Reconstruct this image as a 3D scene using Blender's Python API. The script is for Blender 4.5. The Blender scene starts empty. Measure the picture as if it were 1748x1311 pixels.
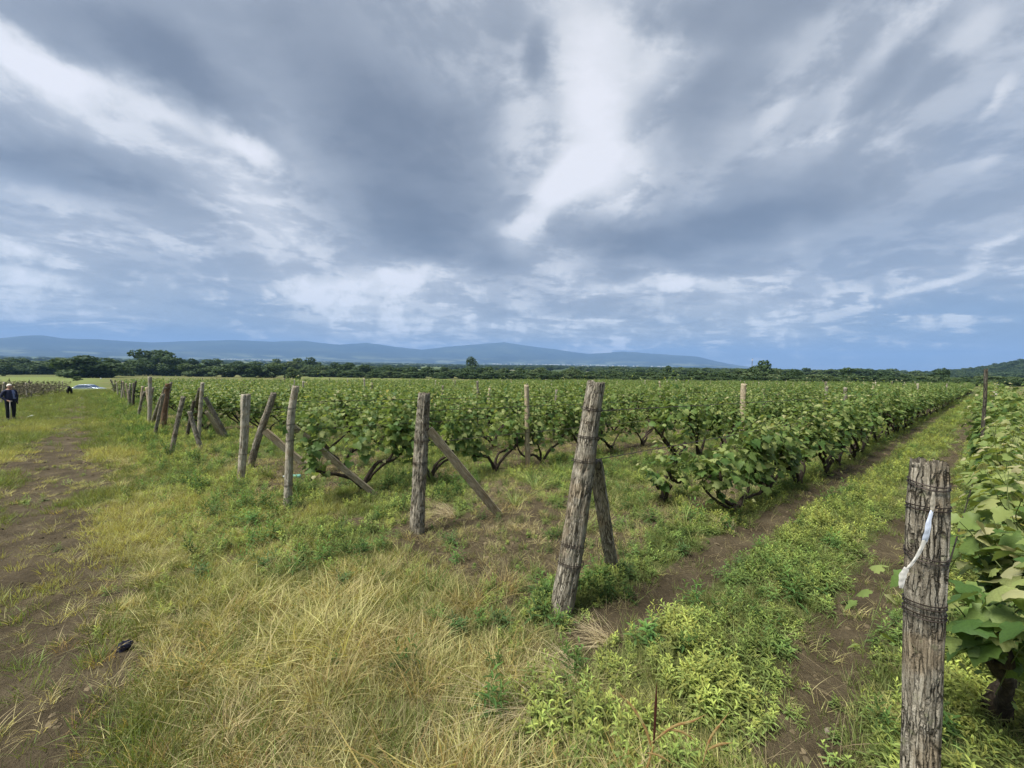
import bpy, math, random
import numpy as np
from mathutils import Vector, Matrix

S = bpy.context.scene
COL = S.collection
rng = np.random.default_rng(7)
random.seed(7)
R = math.radians

# ------------------------------------------------------------------ camera
F = 656.0                       # focal length in photograph pixels (1748 wide)
PITCH, ROLL = R(3.01), R(1.1)
EYE = np.array([0.0, 0.0, 1.7])
fwd = np.array([0, math.cos(PITCH), -math.sin(PITCH)])
rt0 = np.array([1.0, 0, 0]); up0 = np.array([0, math.sin(PITCH), math.cos(PITCH)])
rt = math.cos(ROLL) * rt0 + math.sin(ROLL) * up0
up = -math.sin(ROLL) * rt0 + math.cos(ROLL) * up0
cam = bpy.data.cameras.new('camera'); camo = bpy.data.objects.new('camera', cam); COL.objects.link(camo)
cam.sensor_width = 36; cam.lens = F / 1748 * 36; cam.clip_start = 0.05; cam.clip_end = 90000
Mc = Matrix(((rt[0], up[0], -fwd[0]), (rt[1], up[1], -fwd[1]), (rt[2], up[2], -fwd[2]))).to_4x4()
Mc.translation = Vector(EYE); camo.matrix_world = Mc
S.camera = camo
S.view_settings.view_transform = 'Standard'; S.view_settings.look = 'None'
S.view_settings.gamma = 1; S.view_settings.use_curve_mapping = False
EXPO = 2.4
S.view_settings.exposure = EXPO
S.cycles.max_bounces = 6; S.cycles.diffuse_bounces = 3; S.cycles.transmission_bounces = 3
S.cycles.transparent_max_bounces = 6; S.cycles.volume_bounces = 0
S.cycles.use_adaptive_sampling = True

def ray(px, py):
    d = fwd + rt * ((px - 874) / F) + up * ((655.5 - py) / F)
    return d

def project(p):
    d = np.asarray(p) - EYE
    z = d @ fwd
    return 874 + F * (d @ rt) / z, 655.5 - F * (d @ up) / z, z

# ------------------------------------------------------------------ sky + sun
SUN_EL, SUN_AZ = R(60), R(-115)      # azimuth to the right of straight ahead (+Y)
sun = bpy.data.lights.new('sun', 'SUN'); suno = bpy.data.objects.new('sun', sun); COL.objects.link(suno)
sun.energy = 1.5; sun.angle = R(24); sun.color = (1.0, 0.96, 0.88)
sd = Vector((math.sin(SUN_AZ) * math.cos(SUN_EL), math.cos(SUN_AZ) * math.cos(SUN_EL), math.sin(SUN_EL)))
suno.rotation_euler = sd.to_track_quat('Z', 'Y').to_euler()

W = bpy.data.worlds.new('World'); S.world = W; W.use_nodes = True
nt = W.node_tree; nt.nodes.clear()
class NB:
    """small node-building helper"""
    def __init__(s, nt): s.nt = nt; s.n = nt.nodes; s.l = nt.links
    def new(s, t, **kw):
        n = s.n.new(t)
        for k, v in kw.items(): setattr(n, k, v)
        return n
    def put(s, sock, v):
        if hasattr(v, 'node') or isinstance(v, bpy.types.NodeSocket): s.l.new(v, sock)
        else: sock.default_value = v
    def math(s, op, a, b=None, c=None, clamp=False):
        n = s.new('ShaderNodeMath', operation=op, use_clamp=clamp)
        s.put(n.inputs[0], a)
        if b is not None: s.put(n.inputs[1], b)
        if c is not None: s.put(n.inputs[2], c)
        return n.outputs[0]
    def vmath(s, op, a, b=None, scale=None):
        n = s.new('ShaderNodeVectorMath', operation=op)
        s.put(n.inputs[0], a)
        if b is not None: s.put(n.inputs[1], b)
        if scale is not None: s.put(n.inputs['Scale'], scale)
        return n.outputs['Value'] if op in ('DOT_PRODUCT', 'LENGTH') else n.outputs['Vector']
    def noise(s, vec, scale, detail=4, rough=0.55, dist=0.0, color=False, dims='3D'):
        n = s.new('ShaderNodeTexNoise', noise_dimensions=dims)
        if vec is not None: s.put(n.inputs['Vector'], vec)
        n.inputs['Scale'].default_value = scale; n.inputs['Detail'].default_value = detail
        n.inputs['Roughness'].default_value = rough; n.inputs['Distortion'].default_value = dist
        return n.outputs['Color'] if color else n.outputs[0]
    def smooth(s, v, a, b, lo=0.0, hi=1.0, interp='SMOOTHSTEP'):
        n = s.new('ShaderNodeMapRange', interpolation_type=interp)
        s.put(n.inputs[0], v)
        for i, x in enumerate((a, b, lo, hi)): n.inputs[i + 1].default_value = x
        return n.outputs[0]
    def ramp(s, v, stops, interp='LINEAR'):
        n = s.new('ShaderNodeValToRGB'); s.put(n.inputs[0], v)
        cr = n.color_ramp; cr.interpolation = interp
        while len(cr.elements) > 1: cr.elements.remove(cr.elements[-1])
        for i, (p, c) in enumerate(stops):
            e = cr.elements[0] if i == 0 else cr.elements.new(p)
            e.position = p; e.color = (*c, 1)
        return n.outputs[0]
    def mix(s, f, a, b, mode='MIX'):
        n = s.new('ShaderNodeMix', data_type='RGBA', blend_type=mode)
        s.put(n.inputs[0], f)
        s.put(n.inputs[6], a if not isinstance(a, tuple) else (*a, 1)[:4])
        s.put(n.inputs[7], b if not isinstance(b, tuple) else (*b, 1)[:4])
        return n.outputs[2]

w = NB(nt)
tc = w.new('ShaderNodeTexCoord').outputs['Generated']
sep = w.new('ShaderNodeSeparateXYZ'); w.put(sep.inputs[0], tc)
X, Y, Z = sep.outputs
az = w.math('ARCTAN2', X, Y)
el = w.math('ARCSINE', Z)
# cloud layer seen in perspective: direction projected on a high plane
zz = w.math('ADD', w.math('MAXIMUM', Z, 0.0), 0.16)
comb = w.new('ShaderNodeCombineXYZ')
w.put(comb.inputs[0], w.math('DIVIDE', X, zz)); w.put(comb.inputs[1], w.math('DIVIDE', Y, zz))
P = comb.outputs[0]
ae = w.new('ShaderNodeCombineXYZ'); w.put(ae.inputs[0], az); w.put(ae.inputs[1], el)
ae = ae.outputs[0]
def warp(vec, src, scale, amt, det=4, ro=.6):
    c = w.noise(src, scale, det, ro, color=True)
    c = w.vmath('SUBTRACT', c, (0.5, 0.5, 0.5))
    return w.vmath('ADD', vec, w.vmath('MULTIPLY', c, (amt, amt * .75, 0)))
aw = warp(ae, P, 0.9, 0.26, 2)
aw = warp(aw, tc, 4.5, 0.13, 7, .62)
def azel(px, py):
    d = ray(px, py); d = d / np.linalg.norm(d)
    return math.atan2(d[0], d[1]), math.asin(d[2])
def blobs(lst, vec, start=None):
    acc = start
    for (x, y, a, b, ang, amp) in lst:
        ca, sa = math.cos(R(ang)), math.sin(R(ang))
        c0 = azel(x, y); k = 0.35
        c1 = azel(x + a * k * ca, y + a * k * sa); c2 = azel(x - b * k * sa, y + b * k * ca)
        v1 = np.subtract(c1, c0) / k; v2 = np.subtract(c2, c0) / k
        l1, l2 = np.linalg.norm(v1), np.linalg.norm(v2)
        m = w.new('ShaderNodeMapping', vector_type='TEXTURE')
        w.put(m.inputs[0], vec)
        m.inputs['Location'].default_value = (c0[0], c0[1], 0)
        m.inputs['Rotation'].default_value = (0, 0, math.atan2(v1[1], v1[0]))
        m.inputs['Scale'].default_value = (l1 * 1.35, l2 * 1.35, 1)
        g = w.new('ShaderNodeTexGradient', gradient_type='SPHERICAL'); w.put(g.inputs[0], m.outputs[0])
        f = w.smooth(g.outputs['Fac'], 0.0, 0.85)
        acc = w.math('MULTIPLY_ADD', f, amp, acc if acc is not None else 0.0)
    return acc
LB = [
 # dark cloud masses
 (215,105,290,75,30,-.26),(300,130,150,60,35,-.10),(650,250,330,190,38,-.15),(720,330,210,110,48,-.20),(560,150,200,80,30,-.06),
 (110,295,260,45,9,-.26),(20,230,120,50,10,-.12),(230,350,160,30,10,-.14),(720,410,160,50,15,-.12),
 (1160,390,250,60,-3,-.26),(1050,410,120,35,0,-.10),(1290,370,180,60,-8,-.10),(1200,190,120,95,-60,-.18),(1320,20,240,60,-10,-.20),
 (1140,40,80,50,0,-.10),(1480,170,230,30,-42,-.12),(1640,110,150,24,-42,-.10),(1260,120,120,50,-45,-.08),(920,110,70,26,-70,-.34),(870,60,60,40,0,-.06),
 (1600,330,220,60,-25,-.06),(840,470,120,30,10,-.10),(250,480,200,60,10,-.06),(980,520,110,25,0,-.12),
 # openings and bright rims
 (1035,160,190,125,80,.32),(980,50,120,80,60,.16),(1020,270,120,90,75,.20),(1130,120,50,50,0,.14),(1100,55,60,34,30,-.12),(1105,245,60,34,60,-.12),(945,210,60,30,60,-.10),(1180,130,50,30,-30,.10),(960,330,110,40,-40,.34),(910,395,70,26,-40,.20),(890,210,40,90,0,.14),
 (70,120,150,42,45,.42),(10,60,60,40,45,.18),(330,235,160,30,20,.30),(400,255,60,28,30,.30),(190,190,110,22,20,.16),(360,330,230,60,25,.20),
 (640,500,150,50,6,.26),(560,480,60,26,0,.18),(700,480,100,18,0,.20),(800,545,80,30,20,.16),(640,560,90,24,0,.08),
 (1130,475,150,24,2,.30),(1000,470,90,20,5,.12),(1250,470,60,20,0,.14),(50,455,130,22,14,.30),(60,515,150,32,4,.20),(250,540,60,12,0,.14),
 (1530,75,170,26,-42,.24),(1440,190,110,22,-50,.16),(1360,262,100,26,-22,.20),(1330,200,50,20,-60,.14),(1700,45,90,26,-40,.18),(1730,180,80,14,-48,.18),
 (1500,270,60,30,-20,.08),(1660,435,200,18,-27,.22),(1560,475,120,12,-25,.10),(1670,290,60,16,-20,.12),(1080,577,100,6,-2,.26),(1030,545,70,9,0,.16),(480,560,26,7,0,.18),(415,550,26,6,0,.12),(590,566,34,5,0,.16),
 (450,400,270,90,22,.13),(150,420,220,60,10,.12),(320,500,200,50,5,.08),(900,480,160,70,0,.08),(1400,520,200,50,0,.05),(1560,330,160,50,-20,.07),(1450,60,260,60,-30,.06),(60,150,180,90,40,.08),(1310,540,150,60,90,.12),(980,580,120,14,0,.14),(620,530,170,26,4,.12),(90,500,150,30,5,.12),(80,565,160,5,1,.22),
]
L = blobs(LB, aw, 0.51)
n1 = w.noise(P, 0.8, 9, 0.60, 0.2)
n2 = w.noise(P, 2.4, 10, 0.64, 0.25)
n3 = w.noise(tc, 13.0, 9, 0.62, 0.2)
st = w.new('ShaderNodeMapping', vector_type='POINT'); w.put(st.inputs[0], P)
st.inputs['Rotation'].default_value = (0, 0, R(52)); st.inputs['Scale'].default_value = (0.7, 3.2, 1)
n4 = w.noise(st.outputs[0], 1.2, 9, 0.62, 0.1)
L = w.math('MULTIPLY_ADD', w.math('SUBTRACT', n1, 0.5), 0.42, L)
L = w.math('MULTIPLY_ADD', w.math('SUBTRACT', n4, 0.5), 0.20, L)
# torn, crisp detail where light breaks through; billows low in the sky
ragged = w.smooth(w.math('ABSOLUTE', w.math('SUBTRACT', L, 0.66)), 0.30, 0.04)
edge = w.smooth(n2, 0.45, 0.55, -1.0, 1.0)
L = w.math('MULTIPLY_ADD', edge, w.math('MULTIPLY_ADD', ragged, 0.075, 0.018), L)
L = w.math('MULTIPLY_ADD', w.math('SUBTRACT', n2, 0.5), 0.30, L)
bil = w.smooth(n3, 0.44, 0.58)
low = w.smooth(el, 0.34, 0.05)
brt = w.smooth(L, 0.46, 0.70)
amp = w.math('MULTIPLY_ADD', w.math('MULTIPLY', brt, low), 0.30, w.math('MULTIPLY', low, 0.05))
L = w.math('MULTIPLY_ADD', w.math('SUBTRACT', bil, 0.5), amp, L)
cloud = w.ramp(L, [(0.0, (.150,.178,.225)), (.18, (.205,.236,.288)), (.40, (.330,.368,.425)), (.62, (.530,.565,.615)), (.82, (.75,.77,.80)), (1.0, (.90,.905,.95))])
BB = [(1620,560,330,80,-4,1.2),(1250,600,260,32,0,.9),(1000,600,200,14,0,.6),(230,563,260,16,3,.9),(430,545,140,60,0,.55),(330,480,160,90,0,.25),
      (1500,440,200,80,-10,.35),(1700,230,160,120,0,.3),(0,330,200,60,0,.25),(700,590,300,10,0,.5),(1150,545,60,10,0,.5),(1250,400,200,100,0,.2)]
B = blobs(BB, warp(ae, tc, 4.0, 0.08, 5), 0.0)
B = w.math('MULTIPLY', B, w.smooth(L, 0.80, 0.50))
B = w.math('MINIMUM', w.math('MAXIMUM', w.math('MULTIPLY', B, 0.8), 0.0), 0.85)
bluc = w.ramp(L, [(0.0, (.145,.200,.300)), (.45, (.215,.300,.440)), (1.0, (.56,.63,.74))])
cc = w.mix(B, cloud, bluc)
bgc = w.new('ShaderNodeBackground'); w.put(bgc.inputs[0], cc); bgc.inputs[1].default_value = 1 / 2 ** EXPO
sky = w.new('ShaderNodeTexSky', sky_type='NISHITA', sun_disc=False)
sky.sun_elevation = SUN_EL; sky.sun_rotation = SUN_AZ
bgs = w.new('ShaderNodeBackground'); w.put(bgs.inputs[0], sky.outputs[0]); bgs.inputs[1].default_value = 0.06
mx = w.new('ShaderNodeMixShader'); mx.inputs[0].default_value = 0.93
w.l.new(bgs.outputs[0], mx.inputs[1]); w.l.new(bgc.outputs[0], mx.inputs[2])
wo = w.new('ShaderNodeOutputWorld'); w.l.new(mx.outputs[0], wo.inputs[0])
W.cycles.sampling_method = 'MANUAL'; W.cycles.sample_map_resolution = 512

# ------------------------------------------------------------------ numpy noise
def _h(ix, iy, iz, seed):
    h = (ix.astype(np.int64) * 374761393 + iy.astype(np.int64) * 668265263 + iz.astype(np.int64) * 2147483647 + seed * 974634777) & 0xffffffff
    h = ((h ^ (h >> 13)) * 1274126177) & 0xffffffff
    h = ((h ^ (h >> 16)) * 2246822519) & 0xffffffff
    return ((h ^ (h >> 15)) & 0xffffff) / float(0xffffff)
def vnoise(x, y, z=0.0, seed=0):
    x, y, z = np.broadcast_arrays(np.asarray(x, float), np.asarray(y, float), np.asarray(z, float))
    ix, iy, iz = np.floor(x), np.floor(y), np.floor(z)
    fx, fy, fz = x - ix, y - iy, z - iz
    fx = fx * fx * (3 - 2 * fx); fy = fy * fy * (3 - 2 * fy); fz = fz * fz * (3 - 2 * fz)
    o = 0
    for dx in (0, 1):
        for dy in (0, 1):
            for dz in ((0, 1) if np.any(fz) else (0,)):
                o = o + _h(ix + dx, iy + dy, iz + dz, seed) * (fx if dx else 1 - fx) * (fy if dy else 1 - fy) * (fz if dz else 1 - fz)
    return o
def fbm(x, y, z=0.0, seed=0, oct=4, ro=.5):
    a, s, n = 1.0, 0.0, 0.0
    x = np.asarray(x, float); y = np.asarray(y, float); z = np.asarray(z, float)
    for i in range(oct):
        s = s + a * vnoise(x, y, z, seed + i * 17); n += a; a *= ro
        x = x * 2.03 + 11.3; y = y * 2.03 + 5.7; z = z * 2.03
    return s / n
def sstep(v, a, b):
    t = np.clip((v - a) / (b - a), 0, 1); return t * t * (3 - 2 * t)

# ------------------------------------------------------------------ ground shape and zones
U = np.array([.779, .627]); E = np.array([-.740, .673]); P0 = np.array([1.38, 1.27])
DET = U[0] * E[1] - E[0] * U[1]
def ts(x, y):                      # along-row (t) and across-row (s) coordinates
    a, b = x - P0[0], y - P0[1]
    return (a * E[1] - E[0] * b) / DET, (U[0] * b - U[1] * a) / DET
def xy(t, s): return P0[0] + t * U[0] + s * E[0], P0[1] + t * U[1] + s * E[1]
def ground(x, y):
    x = np.asarray(x, float); y = np.asarray(y, float)
    yp = np.maximum(y, 0)
    z = -.035 * 400 * np.tanh(y / 400) - .5 * (1 - np.exp(-yp / 20)) + 6 * np.tanh(.0137 * x / 6)
    d = np.hypot(x, y)
    z = z + 62 * np.exp(-((x - 1130) ** 2 + (y - 690) ** 2) / 26000)
    z = z - 1.0 * np.exp(-((x + 76) ** 2 + (y - 69) ** 2) / 40)
    t, s = ts(x, y)
    near = np.exp(-d / 60)
    z = z + near * ((fbm(x * .35, y * .35, seed=3, oct=3) - .5) * .16 + (fbm(x * 1.7, y * 1.7, seed=5, oct=3) - .5) * .06)
    z = z - near * .07 * np.exp(-((t + 2.5) / .45) ** 2) * sstep(s, -1, 2)
    z = z - near * .05 * (t > 0) * (np.exp(-((s - 1.5) / .16) ** 2) + np.exp(-((s - .42) / .2) ** 2))
    return z
def gz(x, y): return float(ground(x, y))
def on_ground(px, py, dmax=600):
    d = ray(px, py)
    lo = 0.3
    for k in np.geomspace(0.5, dmax, 500):
        p = EYE + d * k
        if p[2] < gz(p[0], p[1]):
            a, b = lo, k
            for _ in range(25):
                m = (a + b) / 2; q = EYE + d * m
                if q[2] < gz(q[0], q[1]): b = m
                else: a = m
            return EYE + d * b
        lo = k
    return EYE + d * dmax
def at_depth(px, py, depth): return EYE + ray(px, py) * depth

def zones(x, y):
    """weights: dirt, dry (straw), green (grass), weed (leafy)"""
    t, s = ts(x, y); d = np.hypot(x, y)
    na = fbm(x * .5, y * .5, seed=21, oct=4); nb = fbm(x * 1.3, y * 1.3, seed=22, oct=4); nc = fbm(x * 3.1, y * 3.1, seed=23, oct=3)
    nw = (fbm(x * .9, y * .9, seed=24, oct=3) - .5)
    tt = t + nw * .9
    h = sstep(tt, .35, -.35)                       # headland and road side
    road = sstep(tt, -1.4, -2.0)
    # --- headland
    rut = np.exp(-((t + 2.5 + nw * 1.0) / .56) ** 2) * sstep(s, .5, 2.2) * (1 - .5 * sstep(s, 14, 22))
    rut2 = np.exp(-((t + 4.3 + nw) / .45) ** 2) * sstep(s, 8, 14) * .7
    dirt_h = np.clip(np.maximum(rut * (-.05 + 1.9 * (.55 * nb + .45 * nc)) * 1.5, rut2 * nb * 1.7) + .5 * sstep(nc + nb, 1.2, 1.35), 0, 1)
    straw_core = np.exp(-((t + 1.0) / .62) ** 2) * sstep(s, 6.5, 3.0) * sstep(s, -.4, .8)
    dry_h = np.clip(straw_core * 1.2 + .55 * sstep(na, .46, .60) * sstep(s, 22, 10) + .3 * sstep(nb, .5, .6), 0, 1)
    weed_h = np.clip(1.2 * sstep(tt, -1.7, -.7) * sstep(s, 3.0, 4.5) * (.35 + .9 * nb) + sstep(s, 3.0, 4.5) * sstep(nb + .4 * nc, .80, .95) * .5, 0, 1) * (1 - straw_core * .8)
    weed_h = np.maximum(weed_h, sstep(t, -.75, -.25) * sstep(s, 1.6, 1.2) * .9)
    green_h = np.clip(.75 - dry_h * .5 + .5 * sstep(s, 12, 20), 0, 1)
    # --- between the rows
    first = sstep(s, 2.3, 1.9) * sstep(s, -.9, -.5)
    trk = np.exp(-((s + nw * .14 - 1.52) / .21) ** 2) + .85 * np.exp(-((s + nw * .25 - .36) / .24) ** 2)
    weed_v = first * np.clip(1.15 - trk * 1.4, 0, 1) * (.5 + .9 * nb) + (1 - first) * (.25 + .75 * sstep(nb, .46, .6))
    ph = np.mod(s - 1.9, 2.3) / 2.3
    dirt_v = first * np.clip(trk * 1.1, 0, 1) + (1 - first) * (.15 + .75 * sstep(na + .4 * nc, .66, .84))
    dry_v = (1 - first) * (.10 + .75 * sstep(nc * .5 + na, .74, .86)) + first * .06
    green_v = (1 - first) * .55 * sstep(nb, .5, .35) + first * .15
    mixh = lambda a, b: h * a + (1 - h) * b
    o = [mixh(dirt_h, dirt_v), mixh(dry_h, dry_v), mixh(green_h, green_v), mixh(weed_h, weed_v)]
    left = sstep(t, -6.2, -7.2)
    o[0] = o[0] * (1 - left) + left * .5; o[1] = o[1] * (1 - left) + left * .3
    return [np.clip(k, 0, 1) for k in o], t, s, (na, nb, nc)

# ------------------------------------------------------------------ object helpers
def link(o, parent=None, coll=None):
    (coll or COL).objects.link(o)
    if parent is not None: o.parent = parent
    return o
def tag(o, label=None, cat=None, group=None, kind=None):
    if label: o['label'] = label
    if cat: o['category'] = cat
    if group: o['group'] = group
    if kind: o['kind'] = kind
    return o
def empty(name, loc=(0, 0, 0), rz=0.0):
    o = bpy.data.objects.new(name, None); COL.objects.link(o); o.empty_display_size = .1
    o.location = loc; o.rotation_euler = (0, 0, rz); return o
def mesh(name, V, Fc, mats=None, attrs=None, smooth=False, midx=None):
    me = bpy.data.meshes.new(name)
    V = np.asarray(V, np.float32).reshape(-1, 3)
    if isinstance(Fc, np.ndarray) and Fc.ndim == 2:
        k = Fc.shape[1]; n = len(Fc)
        me.vertices.add(len(V)); me.vertices.foreach_set('co', V.ravel())
        me.loops.add(n * k); me.loops.foreach_set('vertex_index', Fc.astype(np.int32).ravel())
        me.polygons.add(n); me.polygons.foreach_set('loop_start', np.arange(0, n * k, k, dtype=np.int32))
        me.update(calc_edges=True)
    else:
        me.from_pydata(V.tolist(), [], [tuple(int(i) for i in f) for f in Fc])
    for m in (mats or []): me.materials.append(m)
    if midx is not None: me.polygons.foreach_set('material_index', np.asarray(midx, np.int32))
    if smooth: me.polygons.foreach_set('use_smooth', np.ones(len(me.polygons), bool))
    for nm, (ty, dom, arr) in (attrs or {}).items():
        a = me.attributes.new(nm, ty, dom)
        a.data.foreach_set({'FLOAT': 'value', 'INT': 'value', 'FLOAT_VECTOR': 'vector', 'FLOAT_COLOR': 'color'}[ty], np.asarray(arr, np.int32 if ty == 'INT' else np.float32).ravel())
    me.update(); return me
def obj(name, me, parent=None, loc=None, rot=None):
    o = bpy.data.objects.new(name, me); link(o, parent)
    if loc is not None: o.location = loc
    if rot is not None: o.rotation_euler = rot
    return o
class MB:
    """collects geometry for one mesh"""
    def __init__(s): s.V = []; s.F = []; s.n = 0; s.M = []
    def add(s, V, Fc, m=0):
        V = np.asarray(V, float).reshape(-1, 3)
        s.V.append(V); s.F += [tuple(int(i) + s.n for i in f) for f in Fc]; s.M += [m] * len(Fc); s.n += len(V)
    def box(s, c, d, rotz=0.0, m=0, top=1.0):
        x, y, z = np.array(d) / 2
        v = np.array([(-x,-y,-z),(x,-y,-z),(x,y,-z),(-x,y,-z),(-x*top,-y*top,z),(x*top,-y*top,z),(x*top,y*top,z),(-x*top,y*top,z)])
        cr, sr = math.cos(rotz), math.sin(rotz)
        v = np.c_[v[:, 0] * cr - v[:, 1] * sr, v[:, 0] * sr + v[:, 1] * cr, v[:, 2]] + np.array(c)
        s.add(v, [(0,3,2,1),(4,5,6,7),(0,1,5,4),(1,2,6,5),(2,3,7,6),(3,0,4,7)], m)
    def tube(s, pts, rad, sides=6, cap=True, m=0):
        V, Fc = tube(pts, rad, sides, cap); s.add(V, Fc, m)
    def mesh(s, name, mats, smooth=False, attrs=None): return mesh(name, np.vstack(s.V), s.F, mats, attrs, smooth, s.M)
def frames(pts):
    pts = np.asarray(pts, float); T = np.gradient(pts, axis=0); T /= np.linalg.norm(T, axis=1)[:, None] + 1e-9
    a = np.array([0, 0, 1.0]) if abs(T[0][2]) < .9 else np.array([1.0, 0, 0])
    N = []; n = np.cross(T[0], a); n /= np.linalg.norm(n)
    for t in T:
        n = n - t * (n @ t); n /= np.linalg.norm(n) + 1e-9; N.append(n)
    N = np.array(N); return pts, T, N, np.cross(T, N)
def tube(pts, rad, sides=6, cap=True):
    pts, T, N, Bn = frames(pts); rad = np.broadcast_to(rad, len(pts))
    a = np.linspace(0, 2 * np.pi, sides, endpoint=False)
    V = (pts[:, None] + rad[:, None, None] * (np.cos(a)[None, :, None] * N[:, None] + np.sin(a)[None, :, None] * Bn[:, None])).reshape(-1, 3)
    Fc = [(i * sides + j, i * sides + (j + 1) % sides, (i + 1) * sides + (j + 1) % sides, (i + 1) * sides + j) for i in range(len(pts) - 1) for j in range(sides)]
    if cap: Fc += [tuple(range(sides))[::-1], tuple((len(pts) - 1) * sides + j for j in range(sides))]
    return V, Fc
def spline(P, n):
    P = np.asarray(P, float); m = len(P)
    if m == 2: return P[0] + (P[1] - P[0]) * np.linspace(0, 1, n)[:, None]
    Q = np.vstack([2 * P[0] - P[1], P, 2 * P[-1] - P[-2]]); out = []
    for u in np.linspace(0, m - 1 - 1e-6, n):
        i = int(u); f = u - i; a, b, c, d = Q[i:i + 4]
        out.append(.5 * (2 * b + (c - a) * f + (2 * a - 5 * b + 4 * c - d) * f * f + (3 * b - a - 3 * c + d) * f ** 3))
    return np.array(out)

# ------------------------------------------------------------------ materials
def mat(name, build):
    m = bpy.data.materials.new(name); m.use_nodes = True; m.node_tree.nodes.clear()
    b = NB(m.node_tree); out = b.new('ShaderNodeOutputMaterial'); sh = build(b)
    if isinstance(sh, tuple): b.l.new(sh[0], out.inputs['Surface']); b.l.new(sh[1], out.inputs['Displacement'])
    else: b.l.new(sh, out.inputs['Surface'])
    return m
def princ(b, col, rough=.7, spec=.3, metal=0.0, normal=None, sheen=0.0):
    p = b.new('ShaderNodeBsdfPrincipled')
    b.put(p.inputs['Base Color'], col if not isinstance(col, tuple) else (*col, 1)[:4])
    b.put(p.inputs['Roughness'], rough); p.inputs['Metallic'].default_value = metal
    p.inputs['Specular IOR Level'].default_value = spec
    if normal is not None: b.put(p.inputs['Normal'], normal)
    return p.outputs[0]
def bump(b, h, strength=.5, dist=.01):
    n = b.new('ShaderNodeBump'); n.inputs['Strength'].default_value = strength; n.inputs['Distance'].default_value = dist
    b.put(n.inputs['Height'], h); return n.outputs[0]
def hsv(b, col, h=.5, s=1.0, v=1.0):
    n = b.new('ShaderNodeHueSaturation'); b.put(n.inputs['Color'], col); b.put(n.inputs['Hue'], h); b.put(n.inputs['Saturation'], s); b.put(n.inputs['Value'], v)
    return n.outputs[0]
def leafy(b, col, trans=.35, rough=.55, spec=.3, tcol=None, normal=None):
    p = princ(b, col, rough, spec, normal=normal)
    t = b.new('ShaderNodeBsdfTranslucent')
    b.put(t.inputs[0], tcol if tcol is not None else b.mix(1.0, col, (1.25, 1.2, .55, 1), 'MULTIPLY'))
    m = b.new('ShaderNodeMixShader'); m.inputs[0].default_value = trans
    b.l.new(p, m.inputs[1]); b.l.new(t.outputs[0], m.inputs[2]); return m.outputs[0]
def attr(b, name, kind='GEOMETRY', out='Fac'):
    a = b.new('ShaderNodeAttribute', attribute_type=kind, attribute_name=name); return a.outputs[out]
def objrand(b): return b.new('ShaderNodeObjectInfo').outputs['Random']
def plain(name, col, rough=.6, spec=.3, metal=0.0, var=.12, scale=20):
    def f(b):
        n = b.noise(b.new('ShaderNodeTexCoord').outputs['Object'], scale, 4)
        c = hsv(b, (*col, 1), v=b.smooth(n, .2, .8, 1 - var, 1 + var, 'LINEAR'))
        return princ(b, c, rough, spec, metal)
    return mat(name, f)

def f_ground(b):
    pos = b.new('ShaderNodeNewGeometry').outputs['Position']
    z = attr(b, 'zone', out='Color'); sp = b.new('ShaderNodeSeparateColor'); b.put(sp.inputs[0], z)
    dirt, dry, green = sp.outputs[0], sp.outputs[1], sp.outputs[2]
    z2 = attr(b, 'zone2', out='Color'); s2 = b.new('ShaderNodeSeparateColor'); b.put(s2.inputs[0], z2)
    far, field, vineyard = s2.outputs
    n1 = b.noise(pos, 3.0, 6, .6); n2 = b.noise(pos, 22.0, 6, .65); n3 = b.noise(pos, 110, 3, .6)
    soil = b.ramp(n1, [(.25, (.040,.031,.018)), (.5, (.078,.061,.037)), (.8, (.130,.106,.066))])
    soil = b.mix(b.smooth(n2, .54, .74, 0, .6), soil, (.18,.15,.095,1))
    litter = b.ramp(n2, [(.3, (.07,.062,.026)), (.5, (.14,.125,.05)), (.7, (.24,.20,.09))])
    turf = b.ramp(n2, [(.3, (.045,.060,.018)), (.5, (.085,.100,.032)), (.75, (.15,.155,.055))])
    e1 = b.math('ADD', b.math('MULTIPLY', b.math('SUBTRACT', n2, .5), .9), dirt)
    c = b.mix(b.smooth(b.math('ADD', dry, b.math('MULTIPLY', b.math('SUBTRACT', n1, .5), .6)), .2, .6), turf, litter)
    c = b.mix(b.smooth(e1, .3, .55), c, soil)
    # ground seen far off: fields of the plain
    m = b.new('ShaderNodeMapping'); b.put(m.inputs[0], pos); m.inputs['Rotation'].default_value = (0, 0, .6); m.inputs['Scale'].default_value = (1/420, 1/230, 1)
    v = b.new('ShaderNodeTexVoronoi', feature='F1', distance='CHEBYCHEV'); b.put(v.inputs['Vector'], m.outputs[0]); v.inputs['Scale'].default_value = 1
    vs = b.new('ShaderNodeSeparateColor'); b.put(vs.inputs[0], v.outputs['Color'])
    plainc = b.ramp(vs.outputs[0], [(0, (.05,.075,.03)), (.35, (.10,.14,.05)), (.6, (.17,.20,.08)), (.8, (.24,.23,.13)), (1, (.07,.10,.04))], 'CONSTANT')
    plainc = b.mix(b.smooth(b.noise(pos, .0011, 4), .42, .55), plainc, (.035,.055,.022,1))
    fieldc = b.mix(b.noise(pos, .05, 5), (.10,.125,.038,1), (.19,.21,.070,1))
    fieldc = b.mix(b.smooth(b.noise(pos, .9, 4), .3, .75, 0, .5), fieldc, (.11,.17,.04,1))
    c = b.mix(far, c, plainc); c = b.mix(field, c, fieldc)
    hgt = b.math('ADD', b.math('MULTIPLY', n2, .6), b.math('MULTIPLY', n3, .25))
    return princ(b, c, .95, .12, normal=bump(b, hgt, 1.0, .07))
M_ground = mat('ground', f_ground)

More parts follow.
